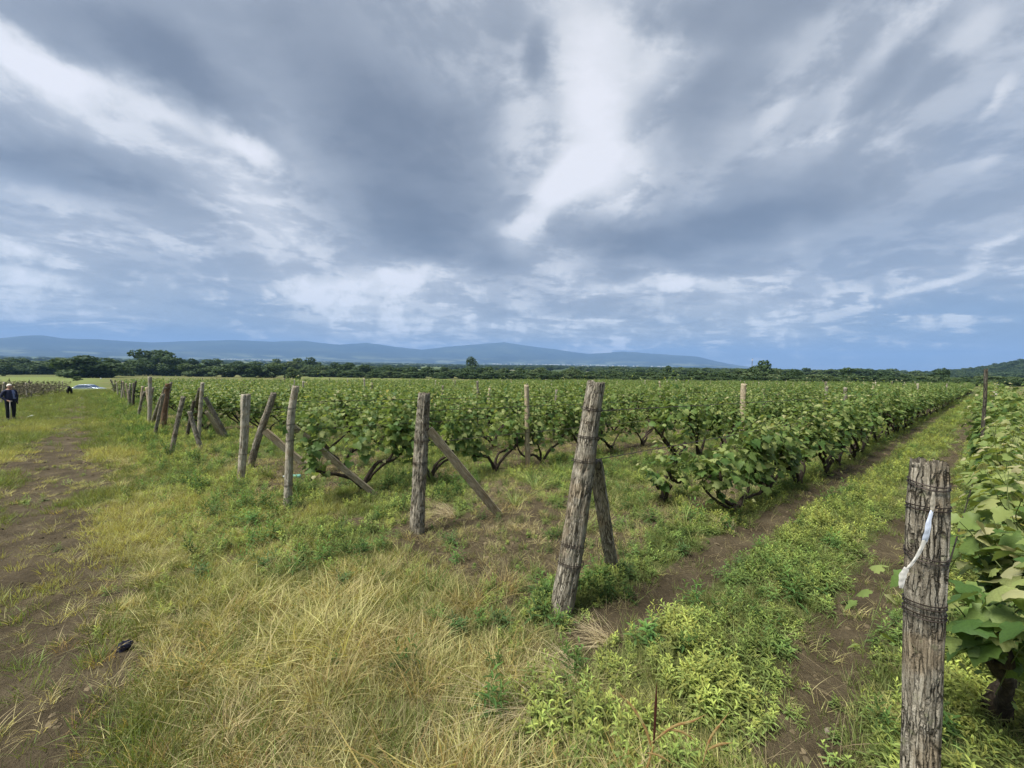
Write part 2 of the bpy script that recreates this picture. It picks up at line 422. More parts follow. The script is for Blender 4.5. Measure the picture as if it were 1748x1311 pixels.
def f_blade(base_var):
    def f(b):
        t = attr(b, 'tint', 'INSTANCER', 'Color'); bv = attr(b, 'bv'); hh = attr(b, 'hh')
        c = hsv(b, t, h=b.math('MULTIPLY_ADD', bv, .05, .475), v=b.math('MULTIPLY_ADD', bv, base_var, 1 - base_var * .5))
        # tips of old blades are straw coloured
        c = b.mix(b.math('MULTIPLY', b.smooth(hh, .45, 1.0), b.smooth(bv, .3, .9, 0, .5)), c, (.44,.36,.17,1))
        return leafy(b, c, .38, .6, .22)
    return f
M_blade = mat('grass_blade', f_blade(.7))
def f_weed(b):
    t = attr(b, 'tint', 'INSTANCER', 'Color'); bv = attr(b, 'bv'); hh = attr(b, 'hh')
    c = hsv(b, t, h=b.math('MULTIPLY_ADD', bv, .03, .485), v=b.math('MULTIPLY_ADD', bv, .6, .7))
    c = b.mix(b.smooth(hh, .35, 1.0, 0, .85), c, b.mix(1.0, c, (1.65, 1.45, 1.15, 1), 'MULTIPLY'))
    return leafy(b, c, .35, .65, .15)
M_weed = mat('weed_leaf', f_weed)

def f_vleaf(src):
    def f(b):
        r = objrand(b) if src == 'obj' else attr(b, 'lv')
        c = b.ramp(r, [(0, (.060,.120,.030)), (.3, (.105,.175,.042)), (.65, (.175,.240,.066)), (1, (.290,.325,.120))])
        tco = b.new('ShaderNodeTexCoord').outputs['Object']
        c = hsv(b, c, v=b.smooth(b.noise(tco, 14, 3), .25, .75, .8, 1.2, 'LINEAR'))
        back = b.new('ShaderNodeNewGeometry').outputs['Backfacing']
        c = b.mix(b.math('MULTIPLY', back, .7), c, (.16,.22,.10,1))
        return leafy(b, c, .38, .55, .28)
    return f
M_vleaf = mat('vine_leaf', f_vleaf('attr')); M_vleafo = mat('vine_leaf_single', f_vleaf('obj'))
def f_young(src):
    def f(b):
        r = objrand(b) if src == 'obj' else attr(b, 'lv')
        c = b.ramp(r, [(0, (.16,.23,.060)), (.6, (.27,.32,.105)), (1, (.42,.39,.22))])
        return leafy(b, c, .4, .5, .3)
    return f
M_young = mat('vine_shoot_tip', f_young('attr')); M_youngo = mat('vine_shoot_tip_single', f_young('obj'))
M_shoot = plain('vine_shoot', (.12,.15,.05), .6)
def f_bark(b):
    tc = b.new('ShaderNodeTexCoord').outputs['Object']
    m = b.new('ShaderNodeMapping'); b.put(m.inputs[0], tc); m.inputs['Scale'].default_value = (1, 1, .25)
    n = b.noise(m.outputs[0], 60, 6, .65, .5)
    c = b.ramp(n, [(.3, (.018,.013,.010)), (.5, (.050,.038,.028)), (.75, (.11,.088,.066))])
    return princ(b, c, .9, .15, normal=bump(b, n, .9, .01))
M_vbark = mat('vine_bark', f_bark)
def f_oldwood(light, warm=(1, 1, 1), bark=1.0):
    def f(b):
        u = attr(b, 'wuv', out='Vector')
        r = objrand(b)
        off = b.new('ShaderNodeCombineXYZ'); b.put(off.inputs[2], b.math('MULTIPLY', r, 37.0))
        u = b.vmath('ADD', u, off.outputs[0])
        m = b.new('ShaderNodeMapping'); b.put(m.inputs[0], u); m.inputs['Scale'].default_value = (1, 1, .11)
        g = b.noise(m.outputs[0], 90, 8, .72, .5)
        fine = b.noise(u, 160, 5, .7)
        wob = b.vmath('ADD', m.outputs[0], b.vmath('MULTIPLY', b.vmath('SUBTRACT', b.noise(u, 16, 4, .6, color=True), (.5, .5, .5)), (.020, .020, .006)))
        vo = b.new('ShaderNodeTexVoronoi', feature='DISTANCE_TO_EDGE'); b.put(vo.inputs['Vector'], wob); vo.inputs['Scale'].default_value = 78
        vc = b.new('ShaderNodeTexVoronoi', feature='F1'); b.put(vc.inputs['Vector'], wob); vc.inputs['Scale'].default_value = 78
        plate = b.smooth(vo.outputs['Distance'], .0, .16)
        cellv = b.new('ShaderNodeSeparateColor'); b.put(cellv.inputs[0], vc.outputs['Color'])
        big = b.noise(u, 5.0, 5, .6)
        k = light
        gg = b.math('ADD', b.math('MULTIPLY', g, .72), b.math('MULTIPLY', fine, .28))
        c = b.ramp(gg, [(.30, (.070*k,.060*k,.048*k)), (.44, (.190*k,.170*k,.140*k)), (.54, (.31*k,.285*k,.245*k)), (.70, (.50*k,.475*k,.43*k))])
        c = hsv(b, c, v=b.smooth(cellv.outputs[0], 0, 1, 1 - .26 * bark, 1 + .2 * bark, 'LINEAR'))
        c = b.mix(b.smooth(big, .50, .64, 0, .6), c, b.mix(1.0, c, (.74,.62,.48,1), 'MULTIPLY'))
        crk = b.math('MULTIPLY', b.math('SUBTRACT', 1.0, plate), b.smooth(b.noise(u, 11, 3), .34, .60, .15 * bark, .85 * bark))
        c = b.mix(crk, c, (.030,.024,.018,1))
        c = b.mix(b.smooth(b.noise(u, 34, 4), .60, .70, 0, .45), c, (.22,.235,.14,1))     # lichen
        c = b.mix(1.0, c, (warm[0] * .98, warm[1] * .97, warm[2] * .90, 1), 'MULTIPLY')
        hh = b.math('SUBTRACT', gg, b.math('MULTIPLY', crk, .9))
        return princ(b, c, .92, .12, normal=bump(b, hh, 1.0, .014))
    return f
M_wood = mat('weathered_post_wood', f_oldwood(1.2)); M_wood_pale = mat('pale_weathered_wood', f_oldwood(1.7, (1, 1, 1), .5))
M_plank = mat('sawn_brace_wood', f_oldwood(1.5, (1.03, .95, .82), .25)); M_dark_wood = mat('dark_stake_wood', f_oldwood(.42))
M_redwood = mat('reddish_split_wood', f_oldwood(.9, (1.12, .82, .66)))
M_wire = plain('rusty_wire', (.045,.035,.030), .6, .4, .6)
def f_tree(b):
    lv = attr(b, 'lv'); r = objrand(b)
    c = b.ramp(b.math('ADD', b.math('MULTIPLY', lv, .42), b.math('MULTIPLY', r, .58)), [(0, (.030,.056,.022)), (.4, (.050,.084,.032)), (.7, (.076,.114,.046)), (1, (.125,.160,.075))])
    return leafy(b, c, .25, .7, .15)
M_tree = mat('tree_leaf', f_tree)
M_tbark = plain('tree_bark', (.06,.05,.04), .9)

# ------------------------------------------------------------------ ground sheet
def make_ground():
    n = 250; k = math.asinh(16500 / .95) / n
    c = .95 * np.sinh(np.arange(-n, n + 1) * k)
    gx, gy = np.meshgrid(c, c + 4.0); x = gx.ravel(); y = gy.ravel()
    z = ground(x, y)
    m = 2 * n + 1; i = np.arange(m * m).reshape(m, m)
    Fc = np.stack([i[:-1, :-1], i[:-1, 1:], i[1:, 1:], i[1:, :-1]], -1).reshape(-1, 4)
    (dirt, dry, green, weed), t, s, _ = zones(x, y)
    d = np.hypot(x, y)
    far = sstep(d, 350, 700)
    inv = sstep(t, -1, 1) * sstep(t, 112, 108) * sstep(s, 74, 70)
    # bright meadows just beyond the vines
    field = (1 - inv) * sstep(d, 60, 100) * (1 - far * .9) * (1 - .6 * sstep(fbm(x * .012, y * .012, seed=9), .5, .6) * (x > -150))
    azp = np.degrees(np.arctan2(x, y)); field = field * (.18 + .82 * ((azp < -47.5) & (d < 330)) + .45 * ((azp > -29) & (azp < -9)))
    dirt = dirt * (1 - sstep(d, 60, 90))
    one = np.ones_like(x)
    me = mesh('ground', np.c_[x, y, z], Fc, [M_ground], {'zone': ('FLOAT_COLOR', 'POINT', np.c_[dirt, dry, green, one]), 'zone2': ('FLOAT_COLOR', 'POINT', np.c_[far, field, inv, one])}, True)
    tag(obj('ground', me), 'rough grassy vineyard ground with bare earth tracks sloping gently down to the plain', kind='structure')
make_ground()

# ------------------------------------------------------------------ mountains
def f_mount(b):
    pos = b.new('ShaderNodeNewGeometry').outputs['Position']
    n = b.noise(pos, .0009, 8, .6); h = b.new('ShaderNodeSeparateXYZ'); b.put(h.inputs[0], pos)
    c = b.ramp(n, [(.35, (.016,.026,.020)), (.55, (.028,.040,.024)), (.7, (.06,.072,.04))])
    low = b.smooth(h.outputs[2], 160, 10)
    c = b.mix(b.math('MULTIPLY', low, b.smooth(b.noise(pos, .002, 4), .5, .58)), c, (.12,.14,.085,1))
    return princ(b, c, .95, .1)
M_mount = mat('mountain_woodland', f_mount)
def make_mountains():
    ridge = np.array([(-250,585),(-120,580),(0,577),(40,573),(75,573),(110,578),(150,579),(200,581),(260,585),(330,582),(400,580),(460,583),(520,582),(580,589),(625,585),(680,593),(720,597),(760,592),(800,589),(830,586),(860,584.5),(900,590),(940,595),(975,601),(1005,604),(1040,602),(1065,600),(1100,603),(1150,606),(1190,609),(1220,616),(1260,624),(1300,628)], float)
    A = []; H = []
    for px, py in ridge:
        d = ray(px, py); A.append(math.atan2(d[0], d[1])); H.append(d[2] / math.hypot(d[0], d[1]))
    az = np.linspace(A[0], A[-1], 420); hr = np.interp(az, A, H)
    rr = np.linspace(7600, 15800, 46); Rm = 12200.0
    a2, r2 = np.meshgrid(az, rr)
    x = r2 * np.sin(a2); y = r2 * np.cos(a2)
    rise = np.exp(-((r2 - Rm) / 2200) ** 2)
    gully = fbm(x * .0017, y * .0017, seed=40, oct=5)
    crest = hr[None] * Rm + 1.7 + 26 * (fbm(a2 * 45, a2 * 0, seed=44, oct=5) - .4)
    z = -20 + (crest + 20) * rise * (1 - .40 * gully * (1 - rise) ** .5) + (fbm(x*.003, y*.003, seed=41) - .5) * 40 * (rise - rise ** 2) * 4
    edge = sstep(r2, 7600, 8600)
    z = -20 * 1 + (z + 20) * edge - 6 * (1 - edge)
    # second fold in front of the crest
    z = z + 75 * np.exp(-((r2 - 9500 - 600 * np.sin(a2 * 9)) / 600) ** 2) * sstep(hr[None] + 0 * r2, .0, .02) * fbm(a2 * 9, r2 * .0006, seed=45)
    n0, n1_ = a2.shape; i = np.arange(n0 * n1_).reshape(n0, n1_)
    Fc = np.stack([i[:-1, :-1], i[1:, :-1], i[1:, 1:], i[:-1, 1:]], -1).reshape(-1, 4)
    tag(obj('mountains', mesh('mountains', np.c_[x.ravel(), y.ravel(), z.ravel()], Fc, [M_mount], None, True)), 'long blue mountain range on the horizon', kind='structure')
make_mountains()

# ------------------------------------------------------------------ posts
def wrap_attr(V): return {'wuv': ('FLOAT_VECTOR', 'POINT', V)}
def pole_mesh(name, pts, rad, m, nr=60, ns=28, rough=.10, seed=0, jag=.02, flat=0.0):
    """round wooden pole along pts, grooved bark, splintered top"""
    P = spline(pts, nr); rd = np.interp(np.linspace(0, 1, nr), np.linspace(0, 1, len(rad)), rad)
    P, T, N, Bn = frames(P)
    a = np.linspace(0, 2 * np.pi, ns, endpoint=False)
    ln = np.r_[0, np.cumsum(np.linalg.norm(np.diff(P, axis=0), axis=1))]
    ca, sa = np.cos(a)[None], np.sin(a)[None]; L_ = ln[:, None] + 0 * ca
    g = fbm(ca * 3.2 + 9, sa * 3.2 + 9 + L_ * .0, L_ * 1.6, seed=seed, oct=4, ro=.65)
    crack = np.abs(fbm(ca * 4.5 + 3 + .25 * np.sin(L_ * 5), sa * 4.5 + 3, L_ * 1.1, seed=seed + 5, oct=2) - .5)
    plate = fbm(ca * 2 + 3, sa * 2 + 3, L_ * 9, seed=seed + 9, oct=3)
    rr = rd[:, None] * (1 + rough * (g - .5) * 2.8 + rough * .9 * (plate - .5) - rough * 1.7 * np.exp(-(crack / .03) ** 2)) * (1 + .08 * np.cos(2 * (a[None] + seed)))
    if flat: rr = rr * (1 - flat * np.maximum(0, sa) ** 3)
    V = P[:, None] + rr[:, :, None] * (ca[..., None] * N[:, None] + sa[..., None] * Bn[:, None])
    wuv = np.stack([ca * rd[:, None], sa * rd[:, None], L_], -1)
    # uneven top
    j = (fbm(ca[0] * 3 + 5, sa[0] * 3 + 5, seed=seed + 3, oct=3) - .5) * 2 * jag + (fbm(ca[0] * 9, sa[0] * 9, seed=seed + 4) - .5) * jag
    V[-1] += T[-1] * j[:, None]; V[-2] += T[-1] * j[:, None] * .6
    V = V.reshape(-1, 3); wuv = wuv.reshape(-1, 3)
    i = np.arange(nr * ns).reshape(nr, ns); ir = np.roll(i, -1, 1)
    Fc = np.stack([i[:-1], ir[:-1], ir[1:], i[1:]], -1).reshape(-1, 4).tolist()
    # top cap with inner ring
    base = len(V); inner = P[-1] + (rd[-1] * .55) * (ca[0][:, None] * N[-1] + sa[0][:, None] * Bn[-1]) + T[-1] * (-.010 - jag * .5 + jag * 1.3 * rng.random(ns))[:, None]
    cen = P[-1] - T[-1] * jag * .6
    V = np.vstack([V, inner, cen]); wuv = np.vstack([wuv, inner - P[-1], cen - P[-1]])
    for q in range(ns):
        q2 = (q + 1) % ns
        Fc += [((nr - 1) * ns + q, (nr - 1) * ns + q2, base + q2, base + q), (base + q, base + q2, base + ns)]
    return mesh(name, V, Fc, [m], wrap_attr(wuv), True)
def plank_mesh(name, a, b, wd, th, m, n=18, side=None, seed=0):
    """sawn plank between a and b; its wide face turned about towards 'side'"""
    a = np.array(a, float); b = np.array(b, float); T = (b - a) / np.linalg.norm(b - a)
    side = np.array(side if side is not None else (0, -1, .2), float); Nn = side - T * (side @ T); Nn /= np.linalg.norm(Nn); Bn = np.cross(T, Nn)
    V = []; uv = []
    for i in range(n):
        f = i / (n - 1); c = a + (b - a) * f + Nn * .004 * math.sin(7 * f + seed)
        w0 = wd * (1 + .10 * (float(vnoise(f * 9, seed, seed=1)) - .5)); 
        for sx, sy in ((-1, -1), (0, -1), (1, -1), (1, 1), (0, 1), (-1, 1)):
            jx = (float(vnoise(f * 22 + sx, seed + sy, seed=2)) - .5) * .004
            V.append(c + Bn * (sx * w0 / 2 + jx) + Nn * (sy * th / 2 + jx)); uv.append((sx * w0 / 2, sy * th / 2, f * np.linalg.norm(b - a)))
    Fc = [(i * 6 + j, i * 6 + (j + 1) % 6, (i + 1) * 6 + (j + 1) % 6, (i + 1) * 6 + j) for i in range(n - 1) for j in range(6)]
    Fc += [(5, 4, 3, 2, 1, 0), tuple((n - 1) * 6 + j for j in range(6))]
    return mesh(name, V, Fc, [m], wrap_attr(np.array(uv)), False)
def coil_mesh(pts, rad, fs, turns=2, seed=0):
    """strands of fencing wire wound round the pole at height fraction(s)"""
    mb = MB(); P = spline(pts, 60); rd = np.interp(np.linspace(0, 1, 60), np.linspace(0, 1, len(rad)), rad)
    P, T, N, Bn = frames(P); r_ = np.random.default_rng(seed)
    for f in fs:
        i = int(f * 59); n = 26 * turns; th = np.linspace(0, 2 * np.pi * turns, n)
        tl = r_.uniform(-.012, .012)
        rr = rd[i] * 1.07 + .003
        q = P[i] + rr * (np.cos(th)[:, None] * N[i] + np.sin(th)[:, None] * Bn[i]) + T[i] * (np.cos(th) * tl + np.linspace(-.006, .006, n) * turns)[:, None]
        mb.tube(q, .0022, 4, False)
    return mb.mesh('wire_wrap', [M_wire])

POSTS = {}
def make_post(key, px, diam, label, m=M_wood, nr=60, ns=28, rough=.08, jag=.02, wraps=(), depth=None, group=None, name='trellis_post', name_part='pole', sink=.18, lean=0.0, flat=0.0, cat='post'):
    """px: pixel positions from foot to head; diam in pixels at foot and head"""
    g = on_ground(*px[0]) if depth is None else at_depth(px[0][0], px[0][1], depth)
    if depth is not None: g[2] = gz(g[0], g[1])
    dep = (g - EYE) @ fwd
    pts = [g] + [at_depth(x, y, dep + lean * (i + 1) / (len(px) - 1)) for i, (x, y) in enumerate(px[1:])]
    st_c = dep / math.hypot(g[0], g[1]); rad = [d / F * dep / 2 * st_c for d in diam]
    e = empty(name, tuple(g)); loc = np.array(pts) - g
    dn = (loc[0] - loc[1]); dn /= np.linalg.norm(dn)
    full = np.vstack([loc[0] + dn * sink, loc])
    rad_f = [rad[0]] + list(np.interp(np.linspace(0, 1, len(px)), np.linspace(0, 1, len(rad)), rad))
    sd = abs(hash(key)) % 1000 if isinstance(key, int) else sum(ord(c) * (i + 3) for i, c in enumerate(key)) % 997
    o = obj(name_part, pole_mesh('pole', full, rad_f, m, nr, ns, rough, sd, jag, flat), e)
    if wraps:
        for q, f in enumerate(wraps): obj('wire_wrap', coil_mesh(full, rad_f, [f], 2, sd + q), e)
    tag(e, label, cat, group)
    POSTS[key] = dict(e=e, g=g, dep=dep, pts=np.array(pts), rad=rad)
    return e
def add_brace(key, p0, p1, wpx, m=M_plank, dz=0.0, th=None, round_=False, d1=None, side=None):
    """wooden strut from the post (p0) down to the ground (p1), pixels"""
    q = POSTS[key]; g = q['g']
    a = at_depth(p0[0], p0[1], q['dep'] + dz); b = on_ground(*p1) if d1 is None else at_depth(p1[0], p1[1], d1)
    T = (b - a) / np.linalg.norm(b - a); b = b + T * .08
    wd = wpx / F * ((a - EYE) @ fwd + (b - EYE) @ fwd) / 2
    if round_: me = pole_mesh('brace', np.array([b, (a + b) / 2 + [0, 0, .01], a]) - g, [wd / 2, wd / 2, wd / 2.3], m, 26, 14, .08, int(p0[0]), .01)
    else: me = plank_mesh('brace', a - g, b - g, wd, th or wd * .5, m, side=side, seed=int(p0[0]))
    return obj('brace', me, q['e'])

make_post('stump', [(1566, 1500), (1572, 1250), (1578, 1020), (1583, 880), (1586, 787)], (64, 62, 66, 68, 60), 'thick grey bark post with a white ribbon at the right, nearest the camera', nr=200, ns=96, rough=.075, jag=.022, wraps=(.93, .84, .70, .60, .585), name='end_post')
make_post('tall', [(958, 1043), (977, 930), (996, 800), (1007, 720), (1018, 652)], (42, 42, 38, 33, 31), 'tall leaning grey bark post with a split strut behind it, centre right', nr=150, ns=60, rough=.08, jag=.015, wraps=(.87, .73, .64, .42, .37), name='end_post')
make_post('mid', [(711, 908), (716, 820), (720, 740), (724, 671)], (24, 23, 22, 19), 'rough grey post with a knot and a long sawn brace leaning to its right', nr=100, ns=40, rough=.12, wraps=(.93, .82, .72, .60), name='end_post')
make_post('pale', [(491, 868), (494, 780), (497, 710), (505, 659)], (16, 15, 15, 13), 'slim pale grey post with a long brace, left of the centre', m=M_wood_pale, nr=70, ns=28, wraps=(.82, .70, .60, .38), name='end_post')
make_post('vine_post', [(411, 820), (417, 745), (420, 673)], (13, 14, 16), 'weathered post with vine leaves growing over its middle', m=M_wood_pale, nr=60, ns=28, rough=.14, wraps=(.55,), name='end_post')
make_post('lean_back', [(427, 797), (442, 745), (468, 671)], (14, 14, 12), 'post leaning right just behind the leaf-covered weathered post', nr=50, ns=22, name='end_post')
make_post('slant', [(292, 776), (301, 730), (313, 677)], (9, 9, 9), 'slanting slim post standing alone in the weeds at left', nr=50, ns=20, wraps=(.85, .6), name='end_post')
make_post('tripod', [(339, 752), (342, 700), (346, 653)], (8, 8, 7), 'tall thin post propped on both sides by crossing struts', m=M_wood_pale, nr=50, ns=20, wraps=(.75, .6), name='end_post')
make_post('thick_left', [(278, 733), (281, 700), (286, 655)], (11, 10, 8), 'thick reddish brown post with a strut leaning on its left side', m=M_redwood, nr=50, ns=20, name='end_post')
make_post('prop', [(344, 769), (333, 735), (323, 702)], (10, 9, 8), 'short stout prop leaning left in front of the tall thin post', nr=40, ns=18, name='prop_post')
make_post('pale_head', [(255, 722), (256, 680), (256, 643)], (8, 8, 8), 'pale headed post rising above the vines at far left', m=M_wood_pale, nr=40, ns=16, name='end_post')
make_post('short_left', [(221, 698), (221, 680), (220, 665)], (7, 6, 5), 'short leaning grey post in tall grass at far left', nr=30, ns=14, name='end_post')
add_brace('tall', (1015, 785), (1046, 974), 22, M_wood, dz=.10, th=.035, side=(-.6, -1, 0))
add_brace('tall', (1017, 790), (1050, 962), 6, M_redwood, dz=.12, th=.02, side=(.9, -1, 0))
add_brace('mid', (732, 733), (853, 880), 13, M_plank, dz=.0, th=.05)
add_brace('pale', (500, 728), (641, 845), 9, M_plank, dz=.05, th=.05)
add_brace('vine_post', (452, 735), (540, 810), 10, M_plank, dz=.3, th=.06)
add_brace('tripod', (343, 665), (329, 722), 8, M_wood, dz=.05, round_=True)
add_brace('tripod', (352, 702), (379, 747), 7, M_plank, dz=.05, round_=True)
add_brace('tripod', (350, 678), (387, 746), 7, M_wood, dz=.4, round_=True)
add_brace('thick_left', (284, 660), (260, 724), 7, M_wood, dz=-.05, round_=True)
make_post('crooked', [(264, 745), (270, 715), (279, 672)], (7, 7, 6), 'thin crooked grey post between the thick brown post and the pale headed post', nr=36, ns=16, name='end_post')
make_post('inner_prop', [(318, 752), (325, 715), (331, 684)], (7, 7, 6), 'thin dark post leaning right behind the slanting slim post', m=M_dark_wood, nr=36, ns=16, name='end_post')
make_post('far_tilt', [(236, 712), (240, 690), (247, 668)], (6, 5, 5), 'small tilted grey post in front of the far vines at left', nr=30, ns=14, name='end_post')
make_post('row_post', [(901, 797), (900, 720), (899, 657)], (10, 9, 8), 'lone slender post among the vines between the two central end posts', m=M_plank, nr=50, ns=18, wraps=(.7,))
make_post('dark_stake', [(1677, 760), (1680, 700), (1683, 630)], (8, 8, 8), 'tall dark stake standing in the vine row at the right edge', m=M_dark_wood, nr=40, ns=14, depth=4.8)
make_post('brown_row', [(1268, 722), (1268, 690), (1269, 655)], (10, 10, 9), 'broad brown post half sunk in the vine leaves right of centre', m=M_plank, nr=30, ns=14, depth=13)
make_post('grey_pair', [(1443, 720), (1443, 690), (1443, 661)], (7, 7, 7), 'square grey post poking above the vines at right', nr=30, ns=14, depth=13)

# ------------------------------------------------------------------ vines
def leaf_outline(lod, seed=0):
    r_ = np.random.default_rng(seed)
    if lod == 0:
        half = [(.10,-.02),(.22,-.13),(.40,-.10),(.41,.06),(.58,.14),(.55,.30),(.60,.44),(.38,.50),(.33,.66),(.18,.78),(0,1.0)]
    else:
        half = [(.30,-.12),(.55,.20),(.40,.55),(0,1.0)]
    R_ = np.array(half); R_ = R_ + r_.normal(0, .02, R_.shape) * (R_[:, :1] > 0)
    L_ = R_[:-1][::-1] * [-1, 1]
    out = np.vstack([[(0, 0)], R_, L_])
    c = np.array([[0, .34]])
    P2 = np.vstack([c, out])
    z = (-.55 if seed % 2 else .30) * np.abs(P2[:, 0]) ** 1.4 - (.45 if seed % 3 else .15) * (P2[:, 1] - .3) ** 2 + r_.normal(0, .03, len(P2))
    V = np.c_[P2, z]; n = len(out)
    T = [(0, 1 + i, 1 + (i + 1) % n) for i in range(n)]
    return V, np.array(T)
LEAF0 = [leaf_outline(0, i) for i in range(4)]
LEAF1 = [leaf_outline(1, i) for i in range(4)]
LM = [mesh('leaf', V, T, [M_vleafo]) for V, T in LEAF0]
LMY = [mesh('young_leaf', V, T, [M_youngo]) for V, T in LEAF0[:2]]

def basis(nrm, tip):
    nrm = nrm / (np.linalg.norm(nrm) + 1e-9); tip = tip - nrm * (tip @ nrm); tip /= np.linalg.norm(tip) + 1e-9
    return np.stack([np.cross(tip, nrm), tip, nrm], 1)       # columns x, y, z
def grow_vine(seed, H=1.35, half=.75, nsh=16, lsize=.115, base=.62, fan=3, width=.26, droop=.25, arm_low=False, youth=.80):
    """a fan-trained grapevine along local x: bent arms, shoots and a list of leaves"""
    r_ = np.random.default_rng(seed)
    arms = []; side = r_.choice([-1, 1])
    for k in range(fan):
        sx = (-1) ** k * side; reach = half * r_.uniform(.45, 1.0); hb = base * r_.uniform(.75, 1.15)
        lowz = .10 if arm_low else r_.uniform(.18, .38)
        p = np.array([(0, 0, -.12), (.02 * sx, r_.normal(0, .02), .06), (reach * .35 * sx, r_.normal(0, .05), lowz), (reach * .75 * sx, r_.normal(0, .06), (lowz + hb) / 2 + r_.normal(0, .05)), (reach * sx, r_.normal(0, .07), hb), (reach * sx * 1.08, r_.normal(0, .08), hb + .22)])
        arms.append(spline(p + r_.normal(0, .015, p.shape) * (np.arange(6)[:, None] > 0), 22))
    tr = MB()
    for k, a in enumerate(arms):
        n = len(a); rad = np.interp(np.linspace(0, 1, n), [0, .12, .3, .7, 1], [.050, .036, .027, .019, .010]) * r_.uniform(.85, 1.2)
        rad = rad * (1 + .28 * np.sin(np.linspace(0, 30, n) + r_.uniform(0, 6)) * r_.random(n))
        tr.tube(a + r_.normal(0, .005, a.shape), rad, 7)
    leaves = []; shoots = MB()
    for k in range(nsh):
        a = arms[k % fan]; i = int(r_.uniform(.62, .99) * (len(a) - 1)); s0 = a[i].copy()
        if k % 3 == 0: s0 = s0 * [0, 1, 1] + [r_.uniform(-half, half), 0, 0]
        s0[2] = max(s0[2], base * .55)
        L_ = (H - s0[2]) * r_.uniform(.62, 1.22)
        tipx = s0[0] + r_.normal(0, .16) ; tipy = r_.normal(0, width)
        hang = r_.random() < .28
        if hang: p = np.array([s0, s0 + [r_.normal(0, .1), tipy * .5, L_ * .45], s0 + [r_.normal(0, .2), tipy * 1.4, L_ * .35], s0 + [r_.normal(0, .25), tipy * 1.8, L_ * .02 - droop * .3]])
        else: p = np.array([s0, s0 + [r_.normal(0, .05), tipy * .25, L_ * .4], [tipx, tipy * .8, s0[2] + L_ * .75], [tipx + r_.normal(0, .08), tipy * 1.3, s0[2] + L_]])
        sp = spline(p, 15); shoots.tube(sp, np.linspace(.0042, .0018, 15), 3, False)
        nl = int(r_.integers(13, 18)); out = r_.choice([-1, 1])
        for j in range(nl):
            f = (j + .5) / nl; q = sp[min(14, int(f * 15))] + r_.normal(0, .012, 3)
            out = -out; yd = np.array([r_.normal(0, .5), out * r_.uniform(.4, 1.0) + tipy * .8, r_.uniform(-.1, .35)]); yd /= np.linalg.norm(yd)
            pet = .055 * r_.uniform(.6, 1.7)
            pos = q + yd * pet
            sz = lsize * (1.12 - .72 * f ** 2.2) * r_.uniform(.75, 1.2)
            nrm = np.array([r_.normal(0, .35), yd[1] * r_.uniform(.2, 1.1), r_.uniform(.35, 1.0)])
            tip = yd * [1, 1, .3] + [r_.normal(0, .3), 0, -r_.uniform(.2, .9)]
            leaves.append((pos, basis(nrm, tip), sz, f > youth and r_.random() < .8))
    return tr, shoots, leaves
def leaves_mesh(leaves, lod, seed, mats=None):
    r_ = np.random.default_rng(seed); src = LEAF1 if lod else LEAF0
    Vs = []; Ts = []; A = []; mi = []; n = 0
    for pos, Bs, sz, yg in leaves:
        V, T = src[r_.integers(len(src))]
        Vs.append((V * sz) @ Bs.T + pos); Ts.append(T + n); n += len(V)
        A.append(np.full(len(V), r_.random())); mi += [1 if yg else 0] * len(T)
    return mesh('foliage', np.vstack(Vs), np.vstack(Ts), mats or [M_vleaf, M_young], {'lv': ('FLOAT', 'POINT', np.concatenate(A))}, False, mi)

ROWDIR = math.atan2(U[1], U[0])
def near_vine(x, y, seed, label, group=None, rz=ROWDIR, **kw):
    """close vine: every leaf an object of its own"""
    tr, sh, lv = grow_vine(seed, **kw)
    e = empty('grapevine', (x, y, gz(x, y)), rz); tag(e, label, 'grapevine', group)
    obj('trunk', tr.mesh('trunk', [M_vbark], True), e)
    obj('shoots', sh.mesh('shoots', [M_shoot], True), e)
    r_ = np.random.default_rng(seed + 1)
    if len(lv) > 298:
        lv = [lv[i] for i in sorted(r_.permutation(len(lv))[:298])]
    for pos, Bs, sz, yg in lv:
        o = bpy.data.objects.new('leaf', (LMY if yg else LM)[r_.integers(2 if yg else 4)])
        COL.objects.link(o); o.parent = e
        o.matrix_basis = Matrix.Translation(Vector(pos)) @ Matrix(Bs.tolist()).to_4x4() @ Matrix.Scale(sz, 4)
    return e
# rows: number -> (s, t where vines start)
def row_start(s): return {0: .8, 1: 3.6}.get(s, 1.0)
VV = []                                              # shared variants for vines further on
for k in range(7):
    tr, sh, lv = grow_vine(100 + k, H=1.42 + .1 * (k % 3), nsh=21, lsize=.102, width=.17, fan=3 + k % 2, youth=.88)
    V_tr = tr.mesh('trunk', [M_vbark], True)
    VV.append((V_tr, leaves_mesh(lv, 0 if k < 4 else 1, k), sh, lv))
FARV = []
for k in range(4):
    lv = VV[k][3]; r_ = np.random.default_rng(k)
    sub = [(p, B_, s_ * 1.3, y_ and r_.random() < .4) for (p, B_, s_, y_) in lv if r_.random() < .62]
    FARV.append((VV[k][0], leaves_mesh(sub, 1, k)))
rowS = [-.31, 1.9, 4.1, 5.95, 8.1] + [10.4 + 2.3 * i for i in range(27)]
spots = []                                            # (dist, row, t, x, y)
rv = np.random.default_rng(11)
